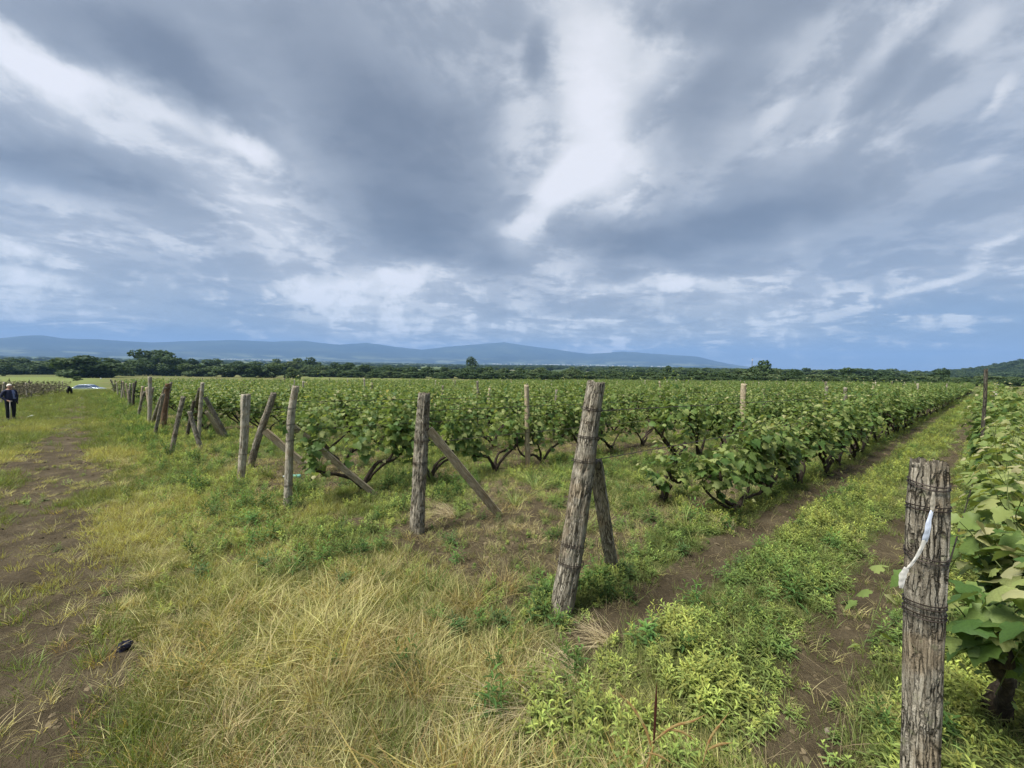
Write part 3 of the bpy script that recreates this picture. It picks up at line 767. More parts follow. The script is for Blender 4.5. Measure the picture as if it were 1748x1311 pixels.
for ri, s in enumerate(rowS):
    t0 = {0: 1.05, 1: 3.9, 2: 6.6, 3: .9, 4: 1.6, 5: 2.3, 6: 2.9, 7: 2.2}.get(ri, rv.uniform(.6, 1.6))
    L_ = 108 - .02 * ri
    t = t0
    while t < L_:
        tt = t + rv.normal(0, .08); ss = s + rv.normal(0, .05)
        x, y = xy(tt, ss)
        # gaps where vines are missing
        miss = (ri not in (0, 1, 3)) and float(vnoise(t * .25, ri * 3.3, seed=61)) > .80
        if not miss and y > .3: spots.append([math.hypot(x, y), ri, tt, x, y])
        t += 1.28 if ri != 0 else 1.0
spots.sort()
def inview(x, y, m=60):
    px, py, z = project((x, y, gz(x, y) + 1.0)); return z > .3 and -m < px < 1748 + m
rowname = {0: 'in the row running along the right edge behind the ribbon post', 1: 'in the row behind the tall leaning bark post', 2: 'in the patchy row behind the knotted post',
           3: 'in the full row behind the slim pale post', 4: 'in the row behind the leaf-covered weathered post', 5: 'in the row behind the slanting slim post'}
ordw = ['first', 'second', 'third', 'fourth', 'fifth', 'sixth', 'seventh', 'eighth', 'ninth', 'tenth', 'eleventh', 'twelfth', 'thirteenth', 'fourteenth', 'fifteenth', 'sixteenth']
MARKS = [(60, 'behind the bare vines'), (190, 'beside the far end of the track'), (240, 'left of the pale headed post'), (272, 'by the thick reddish brown post'), (310, 'by the slanting slim post'), (345, 'behind the tall thin propped post'), (412, 'behind the leaf-covered weathered post'), (466, 'behind the post leaning right'), (505, 'behind the slim pale post'),
  (560, 'just right of the slim pale post'), (620, 'over the brace tip of the slim pale post'), (680, 'just left of the knotted post'), (723, 'behind the knotted post'), (780, 'above the long sawn brace'), (840, 'between the knotted post and the lone slender post'), (900, 'behind the lone slender post'), (955, 'just left of the tall leaning post'), (1017, 'behind the tall leaning post'),
  (1070, 'just right of the tall leaning post'), (1130, 'above the small lone vine'), (1200, 'above the sprawling first vine'), (1269, 'by the broad brown post'), (1350, 'below the big rounded tree'), (1443, 'by the square grey post'), (1520, 'left of the bare wheel track end'), (1600, 'above the ribbon post'), (1683, 'by the tall dark stake'), (1740, 'at the right picture edge')]
def near_mark(px): return min(MARKS, key=lambda m: abs(m[0] - px))[1]
ROWW = ['first', 'second', 'third', 'fourth', 'fifth', 'sixth', 'seventh', 'eighth', 'ninth', 'tenth', 'eleventh', 'twelfth', 'thirteenth', 'fourteenth', 'fifteenth', 'sixteenth', 'seventeenth', 'eighteenth', 'nineteenth', 'twentieth'] + ['distant'] * 20
cnt = {}; n_ind = 0; far_pts = []
# ordinal along each row
order = {}
for sp in sorted(spots, key=lambda q: (q[1], q[2])):
    order[id(sp)] = cnt.get(sp[1], 0); cnt[sp[1]] = order[id(sp)] + 1
for sp in spots:
    d, ri, t, x, y = sp
    if not inview(x, y): 
        if d > 9: far_pts.append(sp); continue
    k = order[id(sp)]
    look = ['leafy', 'bushy', 'spreading', 'dense'][k % 4]
    if d < 8.4 and inview(x, y, 200):
        lab = f'{look} grapevine, {ordw[k]} {rowname.get(ri, "of its row")}'
        kw = dict(H=1.42, nsh=20, lsize=.108, width=.17, fan=3)
        if ri == 0: kw = dict(H=1.10 if k < 3 else 1.25, nsh=22, lsize=.108, width=.085, fan=3, base=.5, half=.5, droop=.7, youth=.55)
        if ri == 1: kw = dict(H=1.22 + .06 * k, nsh=20, lsize=.115, width=.16, fan=4, base=.45, half=.8, arm_low=(k == 0))
        near_vine(x, y, 500 + n_ind, lab, None, ROWDIR + rv.normal(0, .05), **kw); n_ind += 1; continue
    if n_ind < 300 and inview(x, y) :
        v = VV[rv.integers(7)]
        e = empty('grapevine', (x, y, gz(x, y)), ROWDIR + (math.pi if rv.random() < .5 else 0) + rv.normal(0, .06))
        sc = rv.uniform(.92, 1.12); e.scale = (sc * 1.05, sc, sc * rv.uniform(.9, 1.12))
        rn = rowname.get(ri)
        if rn:
            if k < 16 and ri in (0, 1, 3, 4, 5): lab, grp = f'{look} grapevine, {ordw[k]} {rn}', None
            else: lab, grp = f'{look} grapevine in {ROWW[ri]} row from right, seen {near_mark(project((x, y, 0))[0])}', f'vines {rn}'
            if len(lab.split()) > 16: lab = lab.replace(look + ' ', '')
        else: lab, grp = f'grapevine in {ROWW[ri]} row from right, seen {near_mark(project((x, y, 0))[0])}', f'vines of the {ROWW[ri]} row'
        tag(e, lab, 'grapevine', grp)
        obj('trunk', v[0], e); tag(obj('foliage', v[1], e), kind='stuff'); n_ind += 1
    else: far_pts.append(sp)
# the isolated small vine near the tall post
g_ = on_ground(1135, 857)
near_vine(g_[0], g_[1], 901, 'small lone vine with few leaves between the tall post and the sprawling vine', H=.78, nsh=5, lsize=.12, fan=2, half=.3, base=.25, width=.12)

# ------------------------------------------------------------------ scatter helper (uncountable cover)
def source(name, me):
    return bpy.data.objects.new(name, me)
def scatter(name, label, cat, srcs, pts, rot, scl, idx, tint):
    coll = bpy.data.collections.new(name + '_sources')
    for i, s_ in enumerate(srcs):
        s_.name = f'{name}_{i:03d}'; coll.objects.link(s_)
    me = bpy.data.meshes.new(name); n = len(pts); me.vertices.add(n)
    me.vertices.foreach_set('co', np.asarray(pts, np.float32).ravel())
    for nm, ty, arr, key in (('rot', 'FLOAT_VECTOR', rot, 'vector'), ('scl', 'FLOAT_VECTOR', scl, 'vector'), ('idx', 'INT', idx, 'value'), ('tint', 'FLOAT_COLOR', tint, 'color')):
        a = me.attributes.new(nm, ty, 'POINT'); a.data.foreach_set(key, np.asarray(arr, np.int32 if ty == 'INT' else np.float32).ravel())
    me.update()
    o = obj(name, me); tag(o, label, cat, kind='stuff')
    ng = bpy.data.node_groups.new(name, 'GeometryNodeTree')
    ng.interface.new_socket('Geometry', in_out='INPUT', socket_type='NodeSocketGeometry'); ng.interface.new_socket('Geometry', in_out='OUTPUT', socket_type='NodeSocketGeometry')
    gi = ng.nodes.new('NodeGroupInput'); go = ng.nodes.new('NodeGroupOutput'); ip = ng.nodes.new('GeometryNodeInstanceOnPoints'); ci = ng.nodes.new('GeometryNodeCollectionInfo')
    ci.inputs['Collection'].default_value = coll; ci.inputs['Separate Children'].default_value = True; ci.inputs['Reset Children'].default_value = True
    ip.inputs['Pick Instance'].default_value = True
    def na(nm, ty):
        a = ng.nodes.new('GeometryNodeInputNamedAttribute'); a.data_type = ty; a.inputs['Name'].default_value = nm; return a.outputs['Attribute']
    ng.links.new(gi.outputs[0], ip.inputs['Points']); ng.links.new(ci.outputs[0], ip.inputs['Instance'])
    ng.links.new(na('idx', 'INT'), ip.inputs['Instance Index'])
    e2r = ng.nodes.new('FunctionNodeEulerToRotation'); ng.links.new(na('rot', 'FLOAT_VECTOR'), e2r.inputs[0]); ng.links.new(e2r.outputs[0], ip.inputs['Rotation'])
    ng.links.new(na('scl', 'FLOAT_VECTOR'), ip.inputs['Scale']); ng.links.new(ip.outputs[0], go.inputs[0])
    m = o.modifiers.new('scatter', 'NODES'); m.node_group = ng
    return o
def join_meshes(name, meshes):
    """trunk + foliage as one shared mesh"""
    Vs = []; Fs = []; mats = []; mi = []; lv = []; n = 0
    for me in meshes:
        c = np.empty(len(me.vertices) * 3); me.vertices.foreach_get('co', c); Vs.append(c.reshape(-1, 3))
        a = me.attributes.get('lv'); q = np.full(len(me.vertices), .5)
        if a: a.data.foreach_get('value', q)
        lv.append(q); off = len(mats); mats += list(me.materials)
        for p in me.polygons: Fs.append(tuple(i + n for i in p.vertices)); mi.append(p.material_index + off)
        n += len(me.vertices)
    return mesh(name, np.vstack(Vs), Fs, mats, {'lv': ('FLOAT', 'POINT', np.concatenate(lv))}, False, mi)
fs = [source('v', join_meshes('far_vine', FARV[k])) for k in range(4)]
n = len(far_pts); fx = np.array([p[3] for p in far_pts]); fy = np.array([p[4] for p in far_pts])
hs = rv.uniform(.85, 1.18, n)
scatter('vineyard_rows', 'leafy green vine rows filling the rest of the vineyard to its far edge', 'vines', fs, np.c_[fx, fy, ground(fx, fy)],
        np.c_[np.zeros(n), np.zeros(n), ROWDIR + rv.choice([0, math.pi], n)], np.c_[np.full(n, 1.05), rv.uniform(.9, 1.2, n), hs], rv.integers(0, 4, n), np.ones((n, 4)))

# ------------------------------------------------------------------ posts further inside the rows
pmesh = [pole_mesh('pole', [(0, 0, -.15), (.02 * k, .01, .9), (.03 * (k - 1), 0, 1.75)], [.05, .045, .042], [M_wood, M_wood_pale, M_plank, M_dark_wood][k], 20, 10, .1, 70 + k, .02) for k in range(4)]
pole_kind = ['grey', 'pale grey', 'light brown', 'dark']
npost = 0
for ri, s in enumerate(rowS):
    if ri < 3: ts_ = np.arange(14 + ri * 2, 100, 11.0)
    else: ts_ = np.arange(rv.uniform(7, 11), 100, 10.5)
    for t in ts_:
        t = t + rv.normal(0, .4); x, y = xy(t, s + rv.normal(0, .06))
        if not inview(x, y, 0) or rv.random() < .25 or (ri == 3 and t < 9): continue
        k = rv.choice(4, p=[.4, .25, .2, .15])
        e = empty('trellis_post', (x, y, gz(x, y)), rv.uniform(0, 6)); e.rotation_euler = (rv.normal(0, .04), rv.normal(0, .04), rv.uniform(0, 6))
        hs_ = rv.uniform(.86, 1.10); e.scale = (1, 1, hs_)
        where = 'left part' if x < -12 else ('middle' if x < 22 else 'right part')
        dist = 'near' if math.hypot(x, y) < 24 else ('halfway back' if math.hypot(x, y) < 55 else 'far back')
        tag(e, f'{dist} {pole_kind[k]} vineyard post, {near_mark(project((x, y, 0))[0])}', 'post', f'{pole_kind[k]} posts {dist} in the {where} of the vineyard')
        obj('pole', pmesh[k], e); npost += 1
# row ends along the road, further left
for ri in range(9, len(rowS)):
    t = rv.normal(0, .15); x, y = xy(t, rowS[ri]); 
    if ri in (14, 17, 22, 25): continue
    k = rv.choice([0, 1, 2, 3], p=[.3, .4, .2, .1])
    e = empty('end_post', (x, y, gz(x, y))); e.rotation_euler = (rv.normal(0, .08), rv.normal(-.06, .08), rv.uniform(0, 6)); e.scale = (1.2, 1.2, rv.uniform(.8, 1.0))
    tag(e, f'{pole_kind[k]} end post of the {ROWW[ri]} row from right beside the grassy track', 'post', f'{pole_kind[k]} row end posts along the far track')
    obj('pole', pmesh[k], e)

# ------------------------------------------------------------------ trellis wires
def wire(a, b, label, sag=.04, n=24):
    f = np.linspace(0, 1, n)[:, None]; p = a + (b - a) * f; p[:, 2] -= (sag * 4 * f * (1 - f))[:, 0]
    V, Fc = tube(p, .0042, 3, False)
    tag(obj('trellis_wire', mesh('trellis_wire', V, Fc, [M_wire])), label, 'wire')
for key, ri, hts in (('tall', 1, (1.5, 1.12)), ('mid', 2, (1.5, 1.1)), ('pale', 3, (1.5, 1.1)), ('vine_post', 4, (1.35,)), ('slant', 5, (1.3,)), ('stump', 0, (.95,))):
    q = POSTS[key]
    for j, hgt in enumerate(hts):
        ln = q['pts'][-1] - q['g']; top = q['g'] + ln * (hgt / 1.72)
        xx, yy = xy(22, rowS[ri]); b_ = np.array([xx, yy, gz(xx, yy) + hgt])
        nm = {'tall': 'the tall leaning bark post', 'mid': 'the knotted post', 'pale': 'the slim pale post', 'vine_post': 'the leaf-covered weathered post', 'slant': 'the slanting slim post', 'stump': 'the ribbon post'}[key]
        wire(top, b_, f'{"upper" if j == 0 else "lower"} thin rusty wire running along the row from {nm}')

# ------------------------------------------------------------------ bare vineyard left of the track
def bare_vine_mesh(seed):
    r_ = np.random.default_rng(seed); mb = MB()
    mb.tube(spline([(0, 0, -.1), (.03, 0, .3), (-.02, 0, .65)], 6), [.035, .028, .022, .02, .02, .018], 5)
    for k in range(16):
        a = np.array([r_.uniform(-.5, .5), r_.normal(0, .05), r_.uniform(.3, .8)]); b = a + [r_.normal(0, .35), r_.normal(0, .15), r_.uniform(.2, .8)]
        mb.tube(spline([[0, 0, .6], a, b], 6), .012, 3, False)
    for k in range(140):
        a = np.array([r_.uniform(-.75, .75), r_.normal(0, .16), r_.uniform(.1, 1.3)]); b = a + r_.normal(0, .16, 3); c = (a + b) / 2 + r_.normal(0, .05, 3)
        mb.add([a, b, c], [(0, 1, 2)], 1)
    return mb
M_dead = plain('dead_cane', (.13, .115, .085), .9, var=.3); M_deadleaf = plain('withered_leaf', (.16, .145, .085), .9, var=.4)
BV = [bare_vine_mesh(i).mesh('canes', [M_dead, M_deadleaf]) for i in range(3)]
for i in range(5):
    for j in range(11):
        px0 = 6 + j * 9.6; g = on_ground(px0, 686 - j * 1.6, 120); dirn = np.array([-.779, -.627])
        x, y = g[0] + dirn[0] * i * 1.7, g[1] + dirn[1] * i * 1.7
        e = empty('bare_vine', (x, y, gz(x, y)), ROWDIR + rv.normal(0, .1)); e.scale = (1.25, 1, rv.uniform(.85, 1.15))
        tag(e, 'leafless brownish vine with tangled canes in the block left of the track', 'bare vine', 'bare vines left of the track')
        obj('canes', BV[(i + j) % 3], e)
make_post('left_white', [(105.0 * .5 - 5, 682), (45, 668), (44, 653)], (3.2, 3, 3), 'whitish leaning post in the bare vines just right of the old man', m=M_wood_pale, nr=20, ns=10)
make_post('left_edge', [(2, 690), (4, 675), (7, 652)], (4, 4, 4), 'pale post at the left picture edge behind the old man', m=M_wood_pale, nr=20, ns=10)
make_post('left_far', [(107, 669), (107, 662), (107, 650)], (1.8, 1.8, 1.8), 'thin pale post at the end of the bare vines near the dog', m=M_wood_pale, nr=16, ns=8)
make_post('left_short', [(53, 682), (53, 676), (53, 668)], (3, 3, 3), 'short grey stub post among the bare vines', m=M_wood, nr=16, ns=8)

# ------------------------------------------------------------------ trees
def crown_mesh(seed, nb=16, nq=2600, flat=.8, q=.075, open_=.0):
    """unit crown (about 1 wide, 1 high): leaf clumps on overlapping lobes"""
    r_ = np.random.default_rng(seed); Bl = []
    for k in range(nb):
        a = r_.uniform(0, 2 * np.pi); h = r_.uniform(.12, .86); rad = .34 * math.sqrt(max(.05, 1 - (2 * h - .9) ** 2)) * r_.uniform(.3, 1)
        Bl.append((rad * math.cos(a), rad * math.sin(a), h, r_.uniform(.11, .21)))
    Bl.append((0, 0, .5, .28)); Bl = np.array(Bl)
    wts = Bl[:, 3] ** 2; wts /= wts.sum(); ch = r_.choice(len(Bl), nq, p=wts)
    dr = r_.normal(size=(nq, 3)); dr /= np.linalg.norm(dr, axis=1)[:, None]
    rr = Bl[ch, 3] * r_.uniform(.72, 1.08, nq)
    c = Bl[ch, :3] + dr * rr[:, None] * [1, 1, .85]
    keep = np.ones(nq, bool)
    for b in Bl: keep &= np.linalg.norm((c - b[:3]) / [1, 1, .85], axis=1) > b[3] * .66
    c = c[keep]; dr = dr[keep]; ch = ch[keep]; n = len(c)
    nr = dr + r_.normal(0, .55, (n, 3)); nr /= np.linalg.norm(nr, axis=1)[:, None]
    t1 = np.cross(nr, r_.normal(size=(n, 3))); t1 /= np.linalg.norm(t1, axis=1)[:, None]; t2 = np.cross(nr, t1)
    sz = q * r_.uniform(.5, 1.2, (n, 1)) * .5
    V = np.stack([c + t1 * sz, c + t2 * sz * .8, c - t1 * sz, c - t2 * sz * .8], 1)
    V = V + r_.normal(0, .006, V.shape)
    lo_, hi_ = np.percentile(V.reshape(-1, 3), 1.0, axis=0), np.percentile(V.reshape(-1, 3), 99.0, axis=0)
    V = (V - [(lo_[0] + hi_[0]) / 2, (lo_[1] + hi_[1]) / 2, lo_[2]]) / (hi_ - lo_)
    Fc = np.arange(n * 4).reshape(n, 4)
    lobe = r_.random(len(Bl)); lv = np.repeat(np.clip(lobe[ch] * .6 + r_.random(n) * .4, 0, 1), 4)
    me = mesh('crown', V.reshape(-1, 3), Fc, [M_tree], {'lv': ('FLOAT', 'POINT', lv)})
    return me
CR = [crown_mesh(200 + i, 14 + i, 2600, q=.085) for i in range(6)]
SPARSE = [crown_mesh(260 + i, 9, 1300, q=.075) for i in range(2)]
def trunk_mesh(seed):
    r_ = np.random.default_rng(seed); mb = MB()
    mb.tube([(0, 0, -.05), (.01, 0, .15), (.0, .01, .45), (.01, 0, .7)], [.035, .026, .02, .01], 7)
    for k in range(5):
        a = r_.uniform(0, 6.28); mb.tube([(0, 0, .18 + .06 * k), (.12 * math.cos(a), .12 * math.sin(a), .34 + .07 * k), (.22 * math.cos(a), .22 * math.sin(a), .5 + .08 * k)], [.014, .01, .005], 5)
    return mb.mesh('trunk', [M_tbark], True)
TR = [trunk_mesh(i) for i in range(3)]
def dist_for(px, py, lo=120, hi=900):
    ds = np.linspace(lo, hi, 400); best = None
    r = ray(px, 640); az_ = math.atan2(r[0], r[1])
    zz_ = ground(ds * math.sin(az_), ds * math.cos(az_))
    yy = np.array([project((d * math.sin(az_), d * math.cos(az_), z))[1] for d, z in zip(ds, zz_)])
    ok = np.where(yy <= py)[0]
    return ds[ok[0]] if len(ok) else 420.0, az_
ntree = 0
def tree(px, base, top, wpx, label, group=None, kind=0, cat='tree', D=None, low=.0, name='tree'):
    global ntree
    d, az_ = dist_for(px, base)
    if D: d = D
    x, y = d * math.sin(az_), d * math.cos(az_); z0 = gz(x, y)
    dep = (np.array([x, y, z0]) - EYE) @ fwd
    b_ = project((x, y, z0))[1]; H = max(1.5, (b_ - top) / F * dep); wd = wpx / F * dep * .92
    e = empty(name, (x, y, z0), rv.uniform(0, 6.28)); tag(e, label, cat, group)
    src = SPARSE if kind == 2 else CR
    c = obj('crown', src[ntree % len(src)], e); c.location = (0, 0, H * low); c.scale = (wd, wd, H * (1 - low) * .98); tag(c, kind='stuff')
    t_ = obj('trunk', TR[ntree % 3], e); t_.scale = (H * .8, H * .8, H)
    ntree += 1; return e
tree(123, 645, 612, 62, 'broad dark green tree at the left end of the dark grove behind the car', kind=1)
tree(158, 645, 608, 70, 'tallest rounded tree of the dark grove behind the car')
tree(190, 644, 612, 48, 'low tree at the right end of the dark grove behind the car')
tree(262, 641, 598, 66, 'big round-topped tree standing above the others at left')
tree(228, 642, 615, 44, 'dark tree just left of the big round-topped tree')
tree(292, 642, 610, 40, 'dark tree just right of the big round-topped tree')
for q in [(325,643,621,36,'low grey-green tree right of the big round-topped tree'),(352,643,622,34,'low rounded bushy tree behind the tall thin post'),(383,644,622,42,'wide bushy tree above the leaf-covered weathered post'),(420,644,621,40,'grey-green round tree left of the slim pale post'),(442,645,624,32,'small round tree above the post leaning right'),(468,645,621,40,'dense bushy tree left of the pale willow'),(500,648,627,26,'pale green willow-like small tree beside the meadow'),
          (500,640,612,34,'tall dark tree behind the pale willow-like tree'),(533,639,611,36,'tall dark tree at the left end of the long tree belt')]:
    tree(*q)
for q in [(629,646.5,639.5,13,'round bush on the bright meadow, left of a pair','bush'),(650,646.5,640.5,9,'small round bush on the bright meadow, right of a pair','bush'),(132,650,645,13,'low dark bush on the grass behind the car','bush'),(5,642,638.5,6,'tiny bush in the bright field at the left edge','bush')]:
    tree(q[0], q[1], q[2], q[3], q[4], cat=q[5], low=.0, name='bush')
tree(806, 643, 609, 24, 'lone pale tree rising above the tree belt in the middle', kind=2, low=.35)
tree(1299, 654, 616, 42, 'big rounded tree beside the thin mast, right of centre')
tree(1322, 653, 629, 26, 'smaller round tree leaning on the big rounded tree by the mast')
tree(1358, 655, 631, 30, 'dark square-topped tree right of the big rounded tree')
tree(1447, 655, 628, 30, 'rounded tree above the right part of the vineyard')
tree(1606, 657, 629, 30, 'flat-topped tree left of the wooded hill')
tree(1140, 652, 625, 22, 'pointed tree top in the tree belt right of the tall post')
tree(975, 650, 627, 28, 'grey-green rounded tree next to the small white house')
x_ = 4
while x_ < 1745:                                  # the tree belt behind the vineyard
    if x_ < 98: b_, tp = 635.5, 613 + rv.uniform(-2, 4)
    elif x_ < 520: x_ += rv.uniform(14, 22); b_, tp = 638, 616 + rv.uniform(-3, 3)
    else:
        f = (x_ - 520) / 1220
        b_ = np.interp(x_, [520, 1000, 1250, 1745], [641, 648, 653, 658]); tp = np.interp(x_, [520, 650, 800, 1000, 1250, 1745], [621, 623, 627, 632, 637, 644]) + rv.uniform(-3, 5) - (6 if rv.random() < .08 else 0)
    wd = rv.uniform(20, 36)
    part = ('at the left picture edge' if x_ < 98 else 'behind the left row ends' if x_ < 520 else 'left of the middle' if x_ < 860 else 'right of the tall bark post' if x_ < 1280 else 'towards the wooded hill')
    tree(x_, b_ + 1.5, tp, wd * 1.25, f'dark green tree in the tree belt, {near_mark(x_)}', f'trees of the belt {part}')
    if x_ > 520 and rv.random() < .85: tree(x_ + 8, b_ + 2.5, b_ - rv.uniform(7, 12), rv.uniform(20, 30), f'low bushy tree below the tree belt, {near_mark(x_)}', f'low trees at the foot of the belt {part}', low=0)
    x_ += rv.uniform(13, 20)
# woods beyond: one mass
tj = [source('t', join_meshes('wood_tree', [CR[k], TR[k % 3]])) for k in range(4)]
pts = []
while len(pts) < 4200:
    m_ = 4000
    r_ = np.exp(rv.uniform(np.log(330), np.log(5200), m_)); a_ = rv.uniform(R(-62), R(62), m_)
    x = r_ * np.sin(a_); y = r_ * np.cos(a_); dn = fbm(x * .004, y * .004, seed=77, oct=4)
    hill = (np.exp(-((x - 1150) ** 2 + (y - 700) ** 2) / 45000) > .06)
    ok = ((dn > .47) & (r_ > 430)) | hill
    pts += list(zip(x[ok], y[ok]))
pts = np.array(pts[:4200])
hx = rv.normal(1100, 140, 2600); hy = rv.normal(700, 140, 2600); pts = np.vstack([pts, np.c_[hx, hy]])
n = len(pts); d = np.hypot(pts[:, 0], pts[:, 1]); hh_ = rv.uniform(5, 9.5, n) * np.where(rv.random(n) < .05, 1.3, 1)
ww = hh_ * rv.uniform(1.2, 1.9, n) * (1 + sstep(d, 800, 4000) * 1.6)
hm = np.exp(-((pts[:, 0] - 1150) ** 2 + (pts[:, 1] - 700) ** 2) / 45000) > .06
hh_[hm] *= .85; ww[hm] *= .8
scatter('distant_woods', 'dark woods spreading over the plain and the hill far behind the vineyard', 'woods', tj, np.c_[pts, ground(pts[:, 0], pts[:, 1]) - .3],
        np.c_[np.zeros(n), np.zeros(n), rv.uniform(0, 6.28, n)], np.c_[ww, ww, hh_], rv.integers(0, 4, n), np.ones((n, 4)))

# ------------------------------------------------------------------ ground cover
def blades(n, h, w_, spread, lean, seed, segs=3, curl=.6, comb=None):
    r_ = np.random.default_rng(seed); Vs = []; Fs = []; bv = []; hv = []; k = 0
    for i in range(n):
        a = r_.uniform(0, 6.28); rb = spread * math.sqrt(r_.random()); x0, y0 = rb * math.cos(a), rb * math.sin(a)
        la = (a + r_.normal(0, 1.0)) if comb is None else comb + r_.normal(0, .55); l = lean * r_.uniform(.2, 1.3); hh = h * r_.uniform(.45, 1.15); ww_ = w_ * r_.uniform(.6, 1.3); fa = r_.uniform(0, 3.14)
        wx, wy = math.cos(fa) * ww_ / 2, math.sin(fa) * ww_ / 2; b = r_.random()
        for s_ in range(segs + 1):
            f = s_ / segs; off = l * hh * (f + curl * f * f); z = hh * (f - curl * .45 * l * f * f)
            cx, cy = x0 + math.cos(la) * off, y0 + math.sin(la) * off; tw = 1 - f ** 1.6
            if s_ < segs: Vs += [(cx - wx * tw, cy - wy * tw, z), (cx + wx * tw, cy + wy * tw, z)]; bv += [b, b]; hv += [f, f]
            else: Vs += [(cx, cy, z)]; bv += [b]; hv += [f]
        for s_ in range(segs - 1): Fs.append((k + 2 * s_, k + 2 * s_ + 1, k + 2 * s_ + 3, k + 2 * s_ + 2))
        Fs.append((k + 2 * segs - 2, k + 2 * segs - 1, k + 2 * segs)); k += 2 * segs + 1
    return mesh('tuft', Vs, Fs, [M_blade], {'bv': ('FLOAT', 'POINT', bv), 'hh': ('FLOAT', 'POINT', hv)})
def lanceo(mb, o, d, ln, wd, r_, lists, b, hh):
    """narrow leaf: folded blade of four quads"""
    d = d / np.linalg.norm(d); sd_ = np.cross(d, [0, 0, 1.0]); sd_ /= np.linalg.norm(sd_) + 1e-9; upv = np.cross(sd_, d)
    prof = [(0, .12), (.35, 1), (.7, .75), (1, 0)]; V = []
    for f, w0 in prof:
        c = o + d * ln * f - np.array([0, 0, 1]) * ln * .35 * f * f
        V += [c - sd_ * wd * w0 / 2 + upv * wd * .18 * w0, c, c + sd_ * wd * w0 / 2 + upv * wd * .18 * w0]
    k = len(lists[0]); lists[0].extend(V)
    for i in range(3): lists[1].extend([(k + 3 * i, k + 3 * i + 1, k + 3 * i + 4, k + 3 * i + 3), (k + 3 * i + 1, k + 3 * i + 2, k + 3 * i + 5, k + 3 * i + 4)])
    lists[2].extend([b] * 12); lists[3].extend([hh] * 12)
def weed_mesh(seed, stems=4, h=.16, leaf=.055, lw=.014, nl=16, spread=.06, thist=False, m=None):
    r_ = np.random.default_rng(seed); LL = ([], [], [], [])
    for s_ in range(stems):
        a = r_.uniform(0, 6.28); rb = spread * r_.random() ** .5; o = np.array([rb * math.cos(a), rb * math.sin(a), 0]); top = o + [r_.normal(0, .25) * h, r_.normal(0, .25) * h, h * r_.uniform(.6, 1.15)]
        b = r_.random()
        for i in range(nl):
            f = (i + .6) / nl; p = o + (top - o) * f; aa = i * 2.4 + r_.uniform(0, .5); el_ = np.interp(f, [0, 1], [-.05, .95]) + r_.normal(0, .15)
            dd = np.array([math.cos(aa) * math.cos(el_), math.sin(aa) * math.cos(el_), math.sin(el_)])
            lanceo(None, p, dd, leaf * (1.15 - .6 * f) * r_.uniform(.7, 1.2), lw * (1.1 - .4 * f), r_, LL, np.clip(b + r_.normal(0, .15), 0, 1), f)
        k = len(LL[0]); LL[0].extend([o + [.0015, 0, 0], o - [.0015, 0, 0], top]); LL[1].append((k, k + 1, k + 2)); LL[2].extend([b] * 3); LL[3].extend([.2] * 3)
    return mesh('weed', np.array(LL[0]), LL[1], [m or M_weed], {'bv': ('FLOAT', 'POINT', LL[2]), 'hh': ('FLOAT', 'POINT', LL[3])})
def cover_points(D0, near, p, dmax, seed, az_lim=64, dmin=.9):
    """random points in the viewed wedge, thinning out with distance"""
    r_ = np.random.default_rng(seed); rr = np.geomspace(dmin, dmax, 600); dens = D0 * np.minimum(1, (near / rr) ** p) * rr * 2 * R(az_lim)
    cum = np.r_[0, np.cumsum((dens[1:] + dens[:-1]) / 2 * np.diff(rr))]; n = int(cum[-1])
    r0 = np.interp(r_.random(n) * cum[-1], cum, rr); a_ = r_.uniform(R(-az_lim), R(az_lim), n)
    return r0 * np.sin(a_), r0 * np.cos(a_), r0, r_
def lay(name, label, cat, srcs, D0, near, p, dmax, seed, prob, tintf, size, grow=.03, tilt=.12, zoff=-.005, sizef=None):
    x, y, r0, r_ = cover_points(D0, near, p, dmax, seed)
    zn, t, s, nn = zones(x, y); pr = prob(zn, t, s, nn, x, y)
    k = r_.random(len(x)) < pr; x, y, r0, t, s, pr = x[k], y[k], r0[k], t[k], s[k], pr[k]; zn = [q[k] for q in zn]; nn = [q[k] for q in nn]
    n = len(x); sc = r_.uniform(.65, 1.3, n) * size * (1 + grow * r0) * (.75 + .35 * np.clip(pr, 0, 1))
    if sizef is not None: sc = sc * sizef(t, s, x, y)
    tint = tintf(zn, t, s, nn, x, y, r_); tint = np.c_[np.clip(tint, .004, .9), np.ones(n)]
    scatter(name, label, cat, srcs, np.c_[x, y, ground(x, y) + zoff], np.c_[r_.normal(0, tilt, n), r_.normal(0, tilt, n), r_.uniform(0, 6.28, n)], np.c_[sc, sc, sc * r_.uniform(.8, 1.25, n)], r_.integers(0, len(srcs), n), tint)
    return n
def lerp(a, b, f): return np.asarray(a)[None] * (1 - f[:, None]) + np.asarray(b)[None] * f[:, None]
GT = [source('g', blades(26, .085, .0042, .065, .55, 300 + i)) for i in range(5)]
DT = [source('d', blades(30, (.085, .10, .12, .15, .10)[i], .0040, .06, (.5, .8, .6, .9, 1.2)[i], 320 + i, 4, 1.0)) for i in range(5)]
ST = [source('s', blades(12, .26, .0042, .10, 1.5, 340 + i, 4, 1.0, comb=i * 1.0)) for i in range(3)]
WT = [source('w', weed_mesh(360 + i, 2 + i % 4, (.07, .10, .085, .12, .06, .15)[i], (.050, .06, .045, .065, .04, .07)[i], (.012, .012, .014, .011, .014, .012)[i], 13 + i)) for i in range(6)]
BT = [source('b', weed_mesh(380 + i, 5, .20, .10, .018, 14, .08)) for i in range(3)]
TG = [source('t', blades(24, .34, .008, .06, .5, 400 + i, 4, 1.2)) for i in range(4)]
